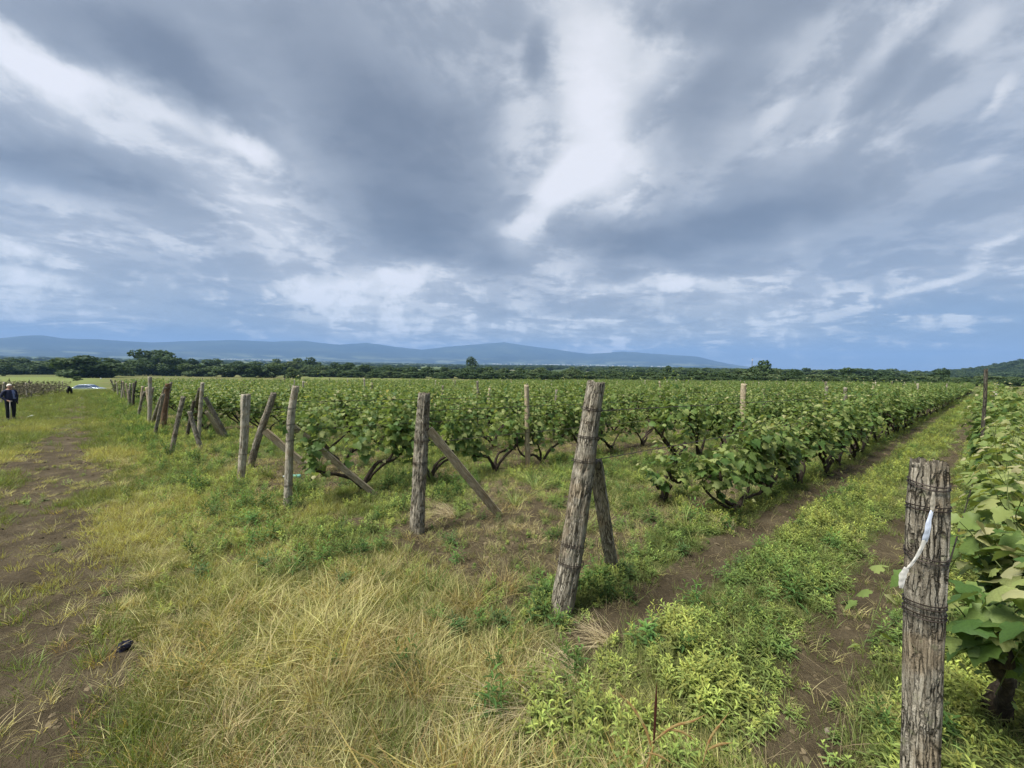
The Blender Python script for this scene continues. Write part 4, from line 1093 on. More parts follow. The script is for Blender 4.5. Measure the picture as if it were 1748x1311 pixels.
def yel(nn, x, y): return np.clip(sstep(fbm(x * .45, y * .45, seed=31, oct=4), .40, .60) * .8 + .25 * (fbm(x * 4, y * 4, seed=32) - .4), 0, 1)
def p_green(zn, t, s, nn, x, y): return np.clip(zn[2] * 1.1 + .35, 0, 1) * (1 - .92 * zn[0]) * (1 - .25 * zn[1])
def t_green(zn, t, s, nn, x, y, r_):
    f = yel(nn, x, y) * (t < .5) * sstep(s, 30, 14) ; f = np.clip(f + .22, 0, 1)
    c = lerp((.110, .170, .046), (.400, .385, .145), f)
    return c * r_.uniform(.75, 1.25, (len(x), 1))
def p_dry(zn, t, s, nn, x, y): return np.clip(zn[1] * 1.1 + .07, 0, 1) * (1 - .8 * zn[0]) * (.35 + .65 * sstep(fbm(x * 7, y * 7, seed=53, oct=2), .36, .52))
def t_dry(zn, t, s, nn, x, y, r_):
    f = np.clip(fbm(x * .9, y * .9, seed=33, oct=3) * 2.2 - .75, 0, 1); g = np.clip(fbm(x * 1.6, y * 1.6, seed=34) * 2 - .8, 0, 1) * (s > .8)
    c = lerp((.50, .48, .20), (.52, .44, .25), f); q = r_.random(len(x)) < (.04 + .22 * f * (s < 3.4) * (t < 0))
    c[q] = c[q] * [.85, .68, .52]; c = c * (1 - .45 * g[:, None]) + np.array([.14, .20, .05]) * .45 * g[:, None]
    return c * r_.uniform(.75, 1.3, (len(x), 1))
def p_weed(zn, t, s, nn, x, y): return np.clip(zn[3] * 1.25, 0, 1) * (1 - .85 * zn[0]) * (.48 + .52 * sstep(fbm(x * 3.4, y * 3.4, seed=54, oct=3), .38, .54))
def t_weed(zn, t, s, nn, x, y, r_):
    f = np.clip(fbm(x * .8, y * .8, seed=35, oct=3) * 2 - .5 + .25 * (s < 1.9), 0, 1); c = lerp((.090, .150, .048), (.235, .285, .088), np.clip(f + 1.1 * (fbm(x * 5, y * 5, seed=55) - .5), 0, 1))
    return c * r_.uniform(.75, 1.3, (len(x), 1))
ncov = 0
ncov += lay('short_grass', 'short green and yellow-green grass covering the track sides and headland', 'grass', GT, 520, 2.6, 1.15, 75, 1, p_green, t_green, 1.0, .035)
ncov += lay('dry_grass', 'dry straw-coloured grass spread over the foreground and headland', 'grass', DT, 300, 2.6, 1.2, 55, 2, p_dry, t_dry, .95, .02, sizef=lambda t, s, x, y: (.62 + .5 * fbm(x * 2.2, y * 2.2, seed=51)) * (1 + .9 * np.exp(-((t + .95) / .5) ** 2) * sstep(s, 3.6, 2.6) * sstep(fbm(x * 1.6, y * 1.6, seed=52), .42, .6)))
ncov += lay('leafy_weeds', 'bright green leafy weeds growing between the rows and around the posts', 'weeds', WT, 340, 2.6, 1.15, 60, 3, p_weed, t_weed, .82, .03)
ncov += lay('broad_weeds', 'darker green broad weeds scattered by the row ends', 'weeds', BT, 22, 4, 1.0, 45, 4, lambda zn, t, s, nn, x, y: np.clip(zn[3] * .7 + .10 * (t > -1.0), 0, 1) * (.3 + .7 * (s > 1.2)) * (1 - zn[0]), lambda zn, t, s, nn, x, y, r_: np.tile((.062, .115, .034), (len(x), 1)) * r_.uniform(.7, 1.5, (len(x), 1)), .85, .02)
ncov += lay('straw_litter', 'pale flattened straw and dead stalks lying over the soil', 'straw', ST, 80, 3, 1.1, 40, 5, lambda zn, t, s, nn, x, y: np.clip(.15 + .75 * zn[1] + .35 * zn[0] * (t > 0) + .4 * sstep(nn[2], .55, .65), 0, 1) * (1 - .8 * zn[0] * (t < -1)), lambda zn, t, s, nn, x, y, r_: np.tile((.42, .35, .20), (len(x), 1)) * r_.uniform(.35, 1.0, (len(x), 1)), .42, .03, .35)
ncov += lay('tall_grass', 'taller fresh grass clumps between the vines and by the far row ends', 'grass', TG, 9, 5, .9, 60, 6, lambda zn, t, s, nn, x, y: np.clip(.12 * (t > -.8) + .8 * sstep(s, 13, 17) * sstep(t, -2.3, -1.4) * (t < 3) + .5 * sstep(nn[1], .58, .68) * (t > 0), 0, 1) * (s > 2.3), lambda zn, t, s, nn, x, y, r_: lerp((.07, .15, .03), (.21, .24, .08), r_.random(len(x)) * (s < 12)), .8, .02)
def clod(seed):
    r_ = np.random.default_rng(seed); V = []; n, k = 7, 4
    for i in range(k + 1):
        th = math.pi * i / k
        for j in range(n):
            ph = 6.283 * j / n; q = .5 * r_.uniform(.7, 1.15); V.append((q * math.sin(th) * math.cos(ph), q * math.sin(th) * math.sin(ph), q * .6 * math.cos(th)))
    return mesh('clod', V, [(i * n + j, (i + 1) * n + j, (i + 1) * n + (j + 1) % n, i * n + (j + 1) % n) for i in range(k) for j in range(n)], [M_clod])
M_clod = mat('soil_clod', lambda b: princ(b, attr(b, 'tint', 'INSTANCER', 'Color'), .95, .1))
CL = [source('c', clod(i)) for i in range(4)]
ncov += lay('soil_clods', 'small clods and crumbs of brown earth on the bare tracks', 'soil', CL, 420, 2.4, 1.5, 22, 8, lambda zn, t, s, nn, x, y: np.clip(zn[0] * 1.2 - .1, 0, 1) * (.3 + .7 * sstep(nn[2], .45, .6)), lambda zn, t, s, nn, x, y, r_: np.tile((.10, .080, .050), (len(x), 1)) * r_.uniform(.5, 1.6, (len(x), 1)), .024, .08, .5, sizef=lambda t, s, x, y: np.random.default_rng(5).pareto(2.5, len(x)).clip(0, 1.3) + .35)
print('cover instances', ncov, 'vines', n_ind, 'posts', npost, 'trees', ntree, 'far vines', len(far_pts))

# ------------------------------------------------------------------ single plants that can be told apart
def plant(name, me, px, py, label, cat, sc=1.0, group=None, tintc=None):
    g = on_ground(px, py); o = obj(name, me, None, tuple(g), (0, 0, rv.uniform(0, 6.28))); o.scale = (sc,) * 3
    return tag(o, label, cat, group)
def f_fixed(col, tr=.35, tipc=None):
    def f(b):
        bv = attr(b, 'bv'); hh = attr(b, 'hh')
        c = hsv(b, (*col, 1), h=b.math('MULTIPLY_ADD', bv, .04, .48), v=b.math('MULTIPLY_ADD', bv, .7, .65))
        if tipc: c = b.mix(b.smooth(hh, .5, 1.0), c, (*tipc, 1))
        return leafy(b, c, tr, .55, .25)
    return f
M_straw = mat('dry_straw', f_fixed((.50, .42, .27))); M_fresh = mat('fresh_grass', f_fixed((.22, .27, .085), tipc=(.42, .38, .17)))
M_thist = mat('broad_weed_leaf', f_fixed((.085, .145, .045))); M_amber = mat('amber_grass', f_fixed((.36, .28, .12), tipc=(.42, .40, .20)))
def remat(me, m): me.materials.clear(); me.materials.append(m); return me
straw_c = [remat(blades(110, .24, .0055, .13, 1.5, 500 + i, 5, 1.2, comb=1.0 + i), M_straw) for i in range(2)]
fresh_c = [remat(blades(46, .42, .011, .06, .75, 510 + i, 5, 1.3), M_fresh) for i in range(3)]
amber_c = [remat(blades(110, .30, .005, .13, .7, 520 + i, 4, .8), M_amber) for i in range(2)]
thist_c = [weed_mesh(530 + i, 7, .20, .15, .022, 15, .09, m=M_thist) for i in range(3)]
plant('straw_clump', straw_c[0], 1035, 1092, 'pale dead straw clump at the right foot of the tall leaning post', 'straw', .75)
plant('straw_clump', straw_c[1], 985, 1165, 'pale dead straw clump in the weeds below the tall leaning post', 'straw', .7)
plant('straw_clump', straw_c[0], 905, 1220, 'matted straw clump at the bottom edge of the dry grass', 'straw', .8)
plant('straw_clump', straw_c[1], 770, 880, 'flattened straw heap between the knotted post and its brace', 'straw', .9)
plant('straw_clump', straw_c[0], 1240, 905, 'grey straw tuft under the sprawling vine at right', 'straw', .8)
for i, (px, py, q) in enumerate([(915,835,'beyond the long sawn brace'),(950,812,'left of the tall leaning post, bleached'),(1168,905,'under the sprawling vine'),(880,862,'at the tip of the long sawn brace'),(1000,905,'behind the foot of the tall leaning post')]):
    plant('grass_clump', fresh_c[i % 3], px, py, f'long-bladed yellow-green grass clump {q}', 'grass clump', .8 if py > 850 else 1.0)
for i, (px, py, q, k) in enumerate([(860,1010,'just left of the tall leaning post',0),(800,1035,'in the short weeds left of the tall post',0),(720,1175,'reddish, in the bottom middle of the dry grass',1),(560,1190,'brownish, left of the bottom middle',1),(650,1120,'thin, among the dry stalks',0)]):
    plant('grass_clump', amber_c[i % 2], px, py, f'dense upright golden grass clump {q}', 'grass clump', .8)
for i, (px, py, q) in enumerate([(350,985,'alone in the straw grass at left'),(455,968,'right of the lone weed in the straw grass'),(615,948,'left of the foot of the knotted post'),(580,1005,'below the weeds left of the knotted post'),(770,930,'right of the foot of the knotted post'),(850,1075,'between dry grass and the tall leaning post'),(775,1085,'in the dry grass left of the tall post'),(925,1020,'touching the foot of the tall leaning post'),(1065,985,'at the foot of the split strut'),(1160,945,'beside the bare wheel track')]):
    plant('broad_weed', thist_c[i % 3], px, py, f'dark green drooping broad-leaved weed {q}', 'weed', .62)
# reddening reed-like grass at the bottom
def strip(px_list, depth, wpx, m, name, parent, g, dz=0.0):
    P_ = np.array([at_depth(x, y, depth + dz * i) for i, (x, y) in enumerate(px_list)]); P_ = spline(P_, 14) - g
    T = np.gradient(P_, axis=0); sd_ = np.cross(T, fwd); sd_ /= np.linalg.norm(sd_, axis=1)[:, None]
    wv = wpx / F * depth * np.interp(np.linspace(0, 1, 14), [0, .2, .6, 1], [.5, .9, 1, .05])[:, None] / 2
    mid = P_ - np.cross(sd_, T / (np.linalg.norm(T, axis=1)[:, None])) * wv * .5
    V = np.concatenate([P_ - sd_ * wv, mid, P_ + sd_ * wv]); n = 14
    Fc = [(i, i + 1, n + i + 1, n + i) for i in range(n - 1)] + [(n + i, n + i + 1, 2 * n + i + 1, 2 * n + i) for i in range(n - 1)]
    return obj(name, mesh(name, V, Fc, [m], None, True), parent)
def f_reed(b):
    tc = b.new('ShaderNodeTexCoord').outputs['Generated']; n = b.noise(tc, 5, 4)
    c = b.ramp(n, [(.35, (.30,.13,.06)), (.5, (.44,.28,.12)), (.62, (.48,.44,.19))])
    return leafy(b, c, .3, .5, .3)
M_reed = mat('reddening_reed', f_reed); M_reed_dark = mat('dark_red_reed', f_fixed((.13, .055, .035)))
g = on_ground(1118, 1290); dp = (g - EYE) @ fwd; e = empty('reed_grass', tuple(g)); tag(e, 'reddening reed-like grass with long arching blades at the bottom right of centre', 'grass clump')
dp -= .18
for pl, wd, m in [([(1112,1275),(1100,1240),(1078,1205),(1050,1177)], 6, M_reed), ([(1116,1270),(1119,1215),(1121,1160)], 6, M_reed_dark), ([(1112,1268),(1150,1240),(1180,1232),(1206,1219)], 7, M_reed), ([(1140,1245),(1165,1250),(1187,1265)], 6, M_reed), ([(1116,1272),(1108,1300),(1100,1325)], 5, M_reed)]:
    strip(pl, dp, wd * .8, m, 'blade', e, g)
g = on_ground(1200, 1300); dp = (g - EYE) @ fwd - .16; e = empty('reed_grass', tuple(g)); tag(e, 'small reed-like grass with one yellow blade, right of the reddening clump', 'grass clump')
for pl, wd, m in [([(1200,1300),(1212,1262),(1228,1238),(1246,1214)], 6, M_reed), ([(1208,1280),(1228,1271),(1252,1268)], 7, M_reed), ([(1105,1285),(1125,1290),(1150,1305)], 5, M_reed)]:
    strip(pl, dp, wd * .8, m, 'blade', e, g)

# ------------------------------------------------------------------ ribbon, litter
M_ribbon = plain('bluish_white_ribbon', (.62, .68, .80), .45, .4, var=.15); M_ribbon_w = plain('dirty_white_ribbon', (.62, .60, .55), .6, .3)
q = POSTS['stump']; dr_ = q['dep'] - .082
g = at_depth(1590, 874, dr_); e = empty('ribbon', tuple(g)); tag(e, 'torn bluish-white plastic ribbon tied round the thick post at right', 'ribbon')
def rib(pl, wpx, m, nm, off=0.0, tap=(.8, 1, 1)):
    P_ = spline(np.array([at_depth(x, y, dr_ - off - dz) for x, y, dz in pl]), 22) - g
    T = np.gradient(P_, axis=0); sd_ = np.cross(T, fwd); sd_ /= np.linalg.norm(sd_, axis=1)[:, None]
    f = np.linspace(0, 1, 22); wv = (wpx / F * dr_ * (np.interp(f, [0, .5, 1], tap) + .07 * np.sin(f * 17)) / 2)[:, None]
    bk = -np.asarray(fwd) * .0012
    cols = [P_ - sd_ * wv, P_ - sd_ * wv * .3 + bk * (1 + np.sin(f * 23))[:, None], P_ + sd_ * wv * .4 - bk * .6 * np.cos(f * 19)[:, None], P_ + sd_ * wv]
    V = np.concatenate(cols + [c - bk * .5 for c in cols]); n = 22; Fc = []
    for L0 in (0, 4):
        for k in range(3): Fc += [((L0 + k) * n + i, (L0 + k) * n + i + 1, (L0 + k + 1) * n + i + 1, (L0 + k + 1) * n + i) for i in range(n - 1)]
    obj(nm, mesh(nm, V, Fc, [m], None, True), e)
rib([(1591,872,0),(1586,890,.006),(1583,908,.008),(1578,925,.004)], 10, M_ribbon, 'knot_loop', .004, (.5, 1, 1))
rib([(1580,918,.004),(1572,938,.006),(1560,958,.010),(1548,972,.012)], 7, M_ribbon_w, 'strip', .004, (1.2, .8, .7))
rib([(1548,970,.012),(1541,984,.016),(1538,1004,.018)], 11, M_ribbon_w, 'tail', .006, (.8, 1.2, .6))
rib([(1594,840,-.002),(1592,858,.001),(1592,874,.003)], 9, M_wood_pale, 'worn_patch', .001, (.4, 1, .6))

def f_bottle(b): return leafy(b, (.22, .52, .44, 1), .3, .25, .6, tcol=(.3, .6, .5, 1))
M_bottle = mat('turquoise_plastic', f_bottle)
def lathe(prof, ns=20):
    V = []; a = np.linspace(0, 2 * np.pi, ns, endpoint=False)
    for z, r in prof: V += [(r * math.cos(q), r * math.sin(q), z) for q in a]
    Fc = [(i * ns + j, i * ns + (j + 1) % ns, (i + 1) * ns + (j + 1) % ns, (i + 1) * ns + j) for i in range(len(prof) - 1) for j in range(ns)]
    return V, Fc
g = on_ground(514, 817); mb = MB()
prof = [(0, .0), (.004, .030), (.02, .038), (.05, .038), (.06, .034), (.07, .038), (.10, .038), (.11, .034), (.12, .038), (.17, .039), (.21, .032), (.24, .016), (.262, .014)]
V, Fc = lathe(prof); V = np.array(V); V[:, 0] *= 1 + .25 * np.sin(V[:, 2] * 40) * .4; mb.add(V * [1, .8, 1], Fc)
e = empty('plastic_bottle', (g[0], g[1], g[2] + .05)); e.rotation_euler = (R(86), 0, R(-62)); tag(e, 'crushed turquoise plastic bottle lying in the weeds behind the slim pale post', 'bottle')
obj('bottle_body', mb.mesh('bottle_body', [M_bottle], True), e)
V, Fc = lathe([(.258, 0), (.258, .016), (.278, .016), (.278, 0)]); mb = MB(); mb.add(V, Fc); obj('cap', mb.mesh('cap', [plain('cap_white', (.6, .65, .62), .4)]), e)
def crumple(px, py, size, m, name, label, cat, flat=.45, seed=0, lift=.3):
    g = on_ground(px, py); r_ = np.random.default_rng(seed); n, k = 14, 9; V = []
    for i in range(k + 1):
        th = math.pi * i / k
        for j in range(n):
            ph = 2 * math.pi * j / n; rr = size * (.75 + .6 * (float(vnoise(3 * math.cos(ph) + 9, 3 * math.sin(ph) + 9, i * .8, seed)) - .5))
            V.append((rr * math.sin(th) * math.cos(ph), rr * .6 * math.sin(th) * math.sin(ph), rr * flat * math.cos(th)))
    Fc = [(i * n + j, i * n + (j + 1) % n, (i + 1) * n + (j + 1) % n, (i + 1) * n + j) for i in range(k) for j in range(n)]
    o = obj(name, mesh(name, V, Fc, [m]), None, (g[0], g[1], g[2] + size * flat * lift), (R(12), R(-20), R(40))); return tag(o, label, cat)
crumple(213, 1110, .055, plain('navy_plastic', (.020,.022,.045), .4, .4), 'plastic_scrap', 'crumpled dark navy scrap lying in the dry grass at lower left', 'scrap', .7, 3, .8)
crumple(52, 712, .16, plain('white_litter', (.75,.76,.74), .6), 'litter', 'small white piece of litter on the track right of the old man', 'litter', .35, 5, .6)
crumple(545, 960, .045, plain('rust_leaf', (.32,.13,.05), .7), 'dead_leaf', 'small rust-coloured dead leaf among weeds below the slim pale post', 'leaf', .35, 6, .9)
crumple(1413, 1252, .028, plain('grey_leaf', (.17,.14,.11), .8), 'dead_leaf', 'curled grey-brown dead leaf on the bare soil at lower right', 'leaf', .25, 7, .8)
crumple(172.5, 654, .22, plain('white_cup', (.8,.8,.78), .6), 'litter', 'tiny white object hanging at the far row ends by the car', 'litter', .9, 8, 6.0)

# ------------------------------------------------------------------ figures
def skinned(name, verts, edges, rad, root=0, sub=2):
    me = bpy.data.meshes.new(name); me.from_pydata([tuple(v) for v in verts], edges, [])
    o = bpy.data.objects.new(name, me); sc = bpy.data.scenes.new('workbench'); sc.collection.objects.link(o)
    o.modifiers.new('skin', 'SKIN'); ms = o.modifiers.new('sub', 'SUBSURF'); ms.levels = sub; ms.render_levels = sub
    if not me.skin_vertices:
        me.attributes.active = None
    lay_ = me.skin_vertices[0].data if me.skin_vertices else None
    if lay_ is None:
        with bpy.context.temp_override(scene=sc, view_layer=sc.view_layers[0], object=o, active_object=o): bpy.ops.mesh.customdata_skin_add()
        lay_ = me.skin_vertices[0].data
    for i, r_ in enumerate(rad): lay_[i].radius = (r_, r_) if np.isscalar(r_) else r_; lay_[i].use_root = (i == root)
    sc.view_layers[0].update(); dg = sc.view_layers[0].depsgraph; ev = o.evaluated_get(dg)
    out = bpy.data.meshes.new_from_object(ev); out.name = name
    bpy.data.objects.remove(o); bpy.data.scenes.remove(sc)
    out.polygons.foreach_set('use_smooth', np.ones(len(out.polygons), bool)); return out
M_skin = plain('skin', (.42, .25, .18), .6, var=.05); M_jacket = plain('navy_jacket', (.016, .020, .048), .8, var=.2); M_trouser = plain('dark_trousers', (.010, .011, .014), .85, var=.2)
M_shoe = plain('black_shoe', (.012, .011, .010), .5); M_hair = plain('white_hair', (.70, .66, .58), .8, var=.1, scale=60)
def f_plaid(b):
    tc = b.new('ShaderNodeTexCoord').outputs['Object']; wv = b.new('ShaderNodeTexWave', bands_direction='Z'); b.put(wv.inputs[0], tc); wv.inputs['Scale'].default_value = 6
    return princ(b, b.mix(b.smooth(wv.outputs['Fac'], .6, .8), (.04,.06,.17,1), (.30,.34,.48,1)), .8)
M_plaid = mat('blue_striped_shirt', f_plaid)
def man():
    V = []; Ed = []; Rd = []
    def v(p, r, par=None):
        V.append(p); Rd.append(r); i = len(V) - 1
        if par is not None: Ed.append((par, i))
        return i
    pel = v((0, .01, .92), (.175, .15)); bel = v((0, -.04, 1.08), (.20, .19), pel); ch = v((0, -.01, 1.27), (.19, .15), bel); sh = v((0, .01, 1.39), (.12, .10), ch)
    nk = v((0, .0, 1.47), .058, sh); jaw = v((0, -.02, 1.53), .070, nk); hd = v((0, -.012, 1.61), (.080, .092), jaw); tp = v((0, .0, 1.67), .060, hd)
    v((0, -.115, 1.565), .014, jaw)                                         # nose
    for sx in (-1, 1): v((.088 * sx, .0, 1.57), .015, hd)                   # ears
    for sx in (-1, 1):
        hp = v((.095 * sx, 0, .84), .105, pel); kn = v((.11 * sx, -.02 + .02 * sx, .47), .078, hp); an = v((.115 * sx, .02 + .02 * sx, .10), .056, kn)
        he = v((.118 * sx, .0 + .02 * sx, .045), .05, an); v((.128 * sx, -.13 + .02 * sx, .035), .042, he)
    def arm(sx, el_, wr, pal, down):
        s0 = v((.185 * sx, .01, 1.355), .078, sh); e_ = v(el_, .056, s0); w_ = v(wr, .036, e_); h_ = v(pal, (.036, .022), w_)
        pal = np.array(pal)
        for k in range(4):
            kx = (k - 1.5) * .019; a = v(tuple(pal + [kx, -.018, -.035 + .004 * abs(k - 1.5)]), .0095, h_); v(tuple(pal + [kx, -.034 if down else -.03, -.066 + .008 * abs(k - 1.3)]), .008, a)
        a = v(tuple(pal + [-.034 * sx, -.012, -.008]), .010, h_); v(tuple(pal + [-.040 * sx, -.034, -.028]), .0085, a)
    arm(-1, (-.285, .05, 1.10), (-.19, -.15, .93), (-.14, -.23, .90), False)     # hand resting on the stick
    arm(1, (.265, .07, 1.09), (.235, .0, .86), (.225, -.03, .79), True)
    me = skinned('body', V, Ed, Rd, 0)
    for m in (M_jacket, M_trouser, M_skin, M_shoe, M_plaid): me.materials.append(m)
    for p in me.polygons:
        c = p.center; k = 0
        if c.z > 1.445: k = 2
        elif c.z < .075: k = 3
        elif c.z < .86 and abs(c.x) < .235 and c.y > -.15: k = 1
        elif (c.x < -.10 and c.y < -.175 and c.z < 1.0) or (c.x > .20 and c.z < .85): k = 2
        elif .0 < c.x < .10 and c.y < -.10 and c.z > 1.0: k = 4
        p.material_index = k
    return me
g = on_ground(19, 716); e = empty('person', tuple(g), R(52 + 28)); tag(e, 'elderly man with white hair in a navy jacket and dark trousers with a walking stick', 'person')
e.scale = (.88, .88, .91)
obj('body', man(), e)
mb = MB(); hv = []; n, k = 18, 9
for i in range(k + 1):
    th = (math.pi * .60) * i / k
    for j in range(n):
        ph = 2 * math.pi * j / n; front = max(0, -math.sin(ph)); t_ = th * (1 - .38 * front)
        rr = .098 * (1 + .05 * math.sin(ph * 5 + i)); hv.append((rr * .90 * math.sin(t_) * math.cos(ph), .012 + rr * 1.02 * math.sin(t_) * math.sin(ph), 1.612 + rr * .98 * math.cos(t_)))
mb.add(hv, [(i * n + j, i * n + (j + 1) % n, (i + 1) * n + (j + 1) % n, (i + 1) * n + j) for i in range(k) for j in range(n)])
obj('hair', mb.mesh('hair', [M_hair], True), e)
mb = MB(); M_eye = plain('dark_eye', (.02, .015, .012), .3)
for sx in (-1, 1): V, Fc = lathe([(-.008, .001), (-.004, .009), (.004, .009), (.008, .001)], 8); mb.add(np.array(V)[:, [0, 2, 1]] * [1, .5, .7] + [.032 * sx, -.098, 1.60], Fc)
mb.box((0, -.094, 1.535), (.045, .012, .006))
obj('face_features', mb.mesh('face_features', [M_eye], True), e)
mb = MB(); mb.tube([(-.17, -.262, .005), (-.155, -.258, .45), (-.142, -.252, .87)], [.011, .013, .014], 8)
mb.tube(spline([(-.142, -.252, .86), (-.14, -.252, .895), (-.12, -.25, .905), (-.06, -.245, .895)], 10), .014, 8)
cr, sr = math.cos(R(80)), math.sin(R(80))
st_ = obj('walking_stick', mb.mesh('walking_stick', [plain('pale_stick', (.50, .47, .42), .5)], True), None, tuple(g), (0, 0, R(80))); st_.scale = (.88, .88, .91); tag(st_, 'pale wooden walking stick held upright by the old man', 'walking stick')

def dog():
    V = []; Ed = []; Rd = []
    def v(p, r, par=None):
        V.append(p); Rd.append(r); i = len(V) - 1
        if par is not None: Ed.append((par, i))
        return i
    ch = v((0, -.28, .50), (.17, .19)); bl = v((0, 0, .52), (.16, .17), ch); lo = v((0, .26, .55), (.14, .14), bl); ru = v((0, .42, .53), .11, lo)
    tl = v((0, .55, .46), .04, ru); v((.03, .62, .30), .03, tl)
    nk = v((-.05, -.43, .62), .11, ch); hd = v((-.10, -.54, .70), .095, nk); mz = v((-.12, -.68, .65), .05, hd); v((-.12, -.75, .64), .032, mz)
    for sx in (-1, 1): a = v((-.10 + .075 * sx, -.50, .78), .032, hd); v((-.10 + .11 * sx, -.50, .71), .016, a)
    for sx in (-1, 1):
        a = v((.11 * sx, -.30, .36), .065, ch); b_ = v((.115 * sx, -.31, .20), .040, a); c = v((.115 * sx, -.30, .05), .034, b_); v((.115 * sx, -.35, .03), .034, c)
        a = v((.11 * sx, .30, .40), .085, lo); b_ = v((.12 * sx, .24, .30), .055, a); c = v((.12 * sx, .42, .19), .034, b_); d_ = v((.12 * sx, .38, .05), .030, c); v((.12 * sx, .33, .03), .032, d_)
    me = skinned('body', V, Ed, Rd, 0)
    me.materials.append(plain('black_fur', (.012, .012, .016), .9, var=.3, scale=40)); me.materials.append(plain('white_fur', (.55, .55, .52), .9))
    for p in me.polygons: p.material_index = 1 if (p.center.z > .665 and -.2 < p.center.y < .12 and abs(p.center.x) < .1) else 0
    return me
g = on_ground(119, 675); print('dog', g); e = empty('dog', tuple(g), R(57)); tag(e, 'stocky black dog with a white patch on its back, walking up the grassy track', 'dog'); e.scale = (1.1, .8, 1.25)
obj('body', dog(), e)

# ------------------------------------------------------------------ car on the track
M_paint = plain('silver_blue_paint', (.36, .41, .47), .25, .6, .5, var=.03, scale=2); M_glass = plain('dark_car_glass', (.05, .08, .14), .06, .9, var=.02)
M_tyre = plain('tyre_rubber', (.02, .02, .02), .9); M_rim = plain('wheel_rim', (.45, .46, .48), .3, .6, .8); M_lamp = plain('headlight_glass', (.7, .74, .8), .1, .8)
def prism(prof, w0, w1=None, inset=None):
    """side profile (y, z) spread across x; inset narrows points by height"""
    n = len(prof); V = [(-w(z), y, z) for y, z in prof for w in [inset]] + [(inset(z), y, z) for y, z in prof]
    Fc = [(i, (i + 1) % n, n + (i + 1) % n, n + i) for i in range(n)] + [tuple(range(n))[::-1], tuple(range(n, 2 * n))]
    return V, Fc
wfun = lambda z: .84 - .04 * max(0, .35 - z) * 3 - max(0, z - .85) * .32
azc = math.atan2(-76, 69); cx, cy = 103 * math.sin(azc) * 1.0, 103 * math.cos(azc) * 1.0
cx, cy = -75.5, 68.5
p_ = project((cx, cy, gz(cx, cy)))
e = empty('parked_car', (cx, cy, gz(cx, cy)), R(48 + 58)); tag(e, 'silver-blue hatchback car parked at the far end of the grassy track', 'car')
mb = MB(); bodyp = [(-2.0,.30),(-2.05,.55),(-1.98,.72),(-1.2,.90),(-.95,.93),(1.55,.95),(1.98,.90),(2.03,.60),(1.98,.30)]
V, Fc = prism(bodyp, 0, inset=wfun); mb.add(V, Fc)
cab = [(-1.0,.92),(-.38,1.38),(.25,1.46),(1.15,1.43),(1.60,1.22),(1.86,.93)]
V, Fc = prism(cab, 0, inset=wfun); mb.add(V, Fc); body = mb.mesh('body', [M_paint]); o = obj('body', body, e)
bv_ = o.modifiers.new('round', 'BEVEL'); bv_.width = .05; bv_.segments = 3; bv_.limit_method = 'ANGLE'
def quad_panel(name, pts, m, off):
    pts = np.array(pts, float); nn_ = np.cross(pts[1] - pts[0], pts[2] - pts[0]); nn_ /= np.linalg.norm(nn_)
    if nn_ @ np.array(off) < 0: nn_ = -nn_
    k = len(pts); V = np.vstack([pts - nn_ * .01, pts + nn_ * .012]); Fc = [tuple(range(k)), tuple(range(k, 2 * k))[::-1]] + [(i, (i + 1) % k, k + (i + 1) % k, k + i) for i in range(k)]
    return obj(name, mesh(name, V, Fc, [m]), e)
W1 = wfun(.97) - .05; W2 = wfun(1.34) - .06
quad_panel('windscreen', [(-W1, -.93, .97), (W1, -.93, .97), (W2, -.43, 1.34), (-W2, -.43, 1.34)], M_glass, (0, -1, 1))
quad_panel('rear_window', [(-W1, 1.83, .98), (W1, 1.83, .98), (W2 + .03, 1.62, 1.20), (-W2 - .03, 1.62, 1.20)], M_glass, (0, 1, 1))
for sx in (-1, 1):
    a, b_ = (wfun(.98) + .004) * sx, (wfun(1.34) + .004) * sx
    quad_panel('side_window', [(a, -.84, .98), (a, .20, .98), (b_, .20, 1.36), (b_, -.36, 1.34)], M_glass, (sx, 0, .3))
    quad_panel('side_window', [(a, .26, .98), (a, 1.58, .98), (b_, 1.25, 1.34), (b_, .26, 1.36)], M_glass, (sx, 0, .3))
    quad_panel('headlight', [(.78 * sx, -2.03, .60), (.45 * sx, -2.05, .60), (.50 * sx, -1.99, .74), (.78 * sx, -1.95, .74)], M_lamp, (0, -1, 0))
    for wy in (-1.28, 1.28):
        mb = MB(); V, Fc = lathe([(-.10, .20), (-.10, .28), (-.08, .31), (.08, .31), (.10, .28), (.10, .20)], 22); mb.add(np.array(V)[:, [2, 0, 1]] + [.76 * sx, wy, .31], Fc)
        o = obj('wheel', mb.mesh('wheel', [M_tyre], True), e)
        mb = MB(); V, Fc = lathe([(-.09, .02), (-.09, .20), (.09, .20), (.09, .02)], 16); mb.add(np.array(V)[:, [2, 0, 1]] + [.765 * sx, wy, .31], Fc); obj('rim', mb.mesh('rim', [M_rim], True), o)

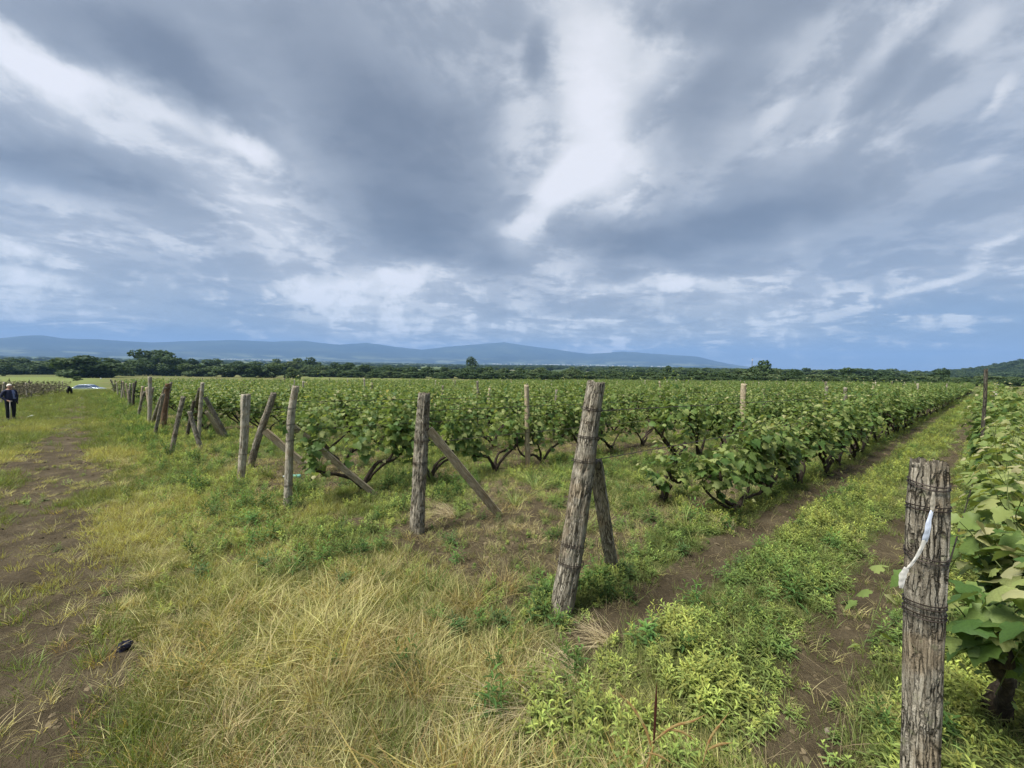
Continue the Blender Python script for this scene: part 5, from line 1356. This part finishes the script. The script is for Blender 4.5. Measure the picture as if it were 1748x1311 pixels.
# ------------------------------------------------------------------ houses, mast, town in the plain
M_white = plain('white_wall', (.72, .71, .68), .8, var=.05, scale=.5); M_roof = plain('red_brown_roof', (.28, .12, .08), .8, scale=1); M_roofl = plain('pale_sheet_roof', (.6, .6, .6), .6, scale=1)
def house(px, py, D, w_, d_, h_, label, roofm, rz=.3):
    r_ = ray(px, py); k = D / math.hypot(r_[0], r_[1]); x, y = r_[0] * k, r_[1] * k; z = 1.7 + r_[2] * k
    base = min(gz(x, y), z - h_); e = empty('house', (x, y, base), rz); tag(e, label, 'house'); lift = z - base
    mb = MB(); mb.box((0, 0, (lift) / 2 - .2), (w_, d_, lift + .4)); obj('wall', mb.mesh('wall', [M_white]), e)
    hw, hd, rz_ = w_ / 2 + .4, d_ / 2 + .4, lift
    V = [(-hw, -hd, rz_), (hw, -hd, rz_), (hw, hd, rz_), (-hw, hd, rz_), (-hw, 0, rz_ + d_ * .32), (hw, 0, rz_ + d_ * .32)]
    obj('roof', mesh('roof', V, [(0, 1, 5, 4), (2, 3, 4, 5), (0, 4, 3), (1, 2, 5), (3, 2, 1, 0)], [roofm]), e)
    for i in (-1, 1):
        mb = MB(); mb.box((i * w_ * .25, -d_ / 2 - .02, lift - 1.6), (1.1, .12, 1.3)); obj('window', mb.mesh('window', [M_glass]), e)
house(976, 633, 330, 4, 3, 1.8, 'small white house with a pale roof peeping from the trees, centre right', M_roofl)
house(571, 635.5, 330, 2.6, 2.2, 1.6, 'tiny pale house almost hidden at the foot of the tree belt', M_roof)
d_, a_ = 600.0, math.atan2(ray(1283, 640)[0], ray(1283, 640)[1]); x, y = d_ * math.sin(a_), d_ * math.cos(a_); z0 = gz(x, y)
dep = (np.array([x, y, z0]) - EYE) @ fwd; Hm = (project((x, y, z0))[1] - 612) / F * dep
e = empty('radio_mast', (x, y, z0)); tag(e, 'thin tall radio mast rising behind the big rounded tree', 'mast'); mb = MB(); M_mast = plain('mast_steel', (.16, .17, .19), .6)
for k in range(3): a = k * 2.094; mb.tube([(.75 * math.cos(a), .75 * math.sin(a), 0), (.35 * math.cos(a), .35 * math.sin(a), Hm)], .13, 5)
for i in range(int(Hm / 1.6)):
    f = i * 1.6 / Hm; rr = .75 - .4 * f; pp = [(rr * math.cos(k * 2.094), rr * math.sin(k * 2.094), i * 1.6 + (k % 2) * .8) for k in range(3)]; mb.tube(pp + [pp[0]], .06, 3, False)
obj('lattice', mb.mesh('lattice', [M_mast]), e)
mb = MB(); [mb.box((.5 * math.cos(a), .5 * math.sin(a), Hm - 2), (.35, .35, 2.4)) for a in (0, 2.1, 4.2)]; obj('antenna', mb.mesh('antenna', [M_lamp]), e)
mb = MB()
for i in range(130):
    px = rv.choice([rv.normal(950, 40), rv.uniform(840, 1150), rv.uniform(380, 520)]); r_ = ray(px, 640); a_ = math.atan2(r_[0], r_[1]); D = rv.uniform(6200, 7400)
    x, y = D * math.sin(a_), D * math.cos(a_); mb.box((x, y, gz(x, y) + rv.uniform(6, 12)), (rv.uniform(12, 40), 18, rv.uniform(8, 17)), rv.uniform(0, 3))
tag(obj('distant_town', mb.mesh('distant_town', [M_white])), 'pale specks of a far-off town on the plain below the mountains', 'town', kind='stuff')

# ------------------------------------------------------------------ air
HAZE = 1
if HAZE:
    mb = MB(); mb.box((0, 0, 350), (34600, 34600, 860))
    hm = bpy.data.materials.new('haze'); hm.use_nodes = True; hm.node_tree.nodes.clear(); b = NB(hm.node_tree)
    pv = b.new('ShaderNodeVolumePrincipled'); pv.inputs['Color'].default_value = (.30, .53, .95, 1); pv.inputs['Density'].default_value = 9.5e-5; pv.inputs['Anisotropy'].default_value = 0.0
    ou = b.new('ShaderNodeOutputMaterial'); b.l.new(pv.outputs[0], ou.inputs['Volume'])
    tag(obj('haze', mb.mesh('haze', [hm])), 'thin bluish haze filling the air over the plain', 'haze', kind='stuff')

# things that nothing tells apart share one group
same = {}
for o in COL.objects:
    if o.parent is None and 'label' in o.keys(): same.setdefault(o['label'], []).append(o)
for lab, os_ in same.items():
    if len(os_) > 1:
        g0 = os_[0].get('group') or (os_[0].get('category', 'thing') + 's that look alike')
        for o in os_: o['group'] = g0
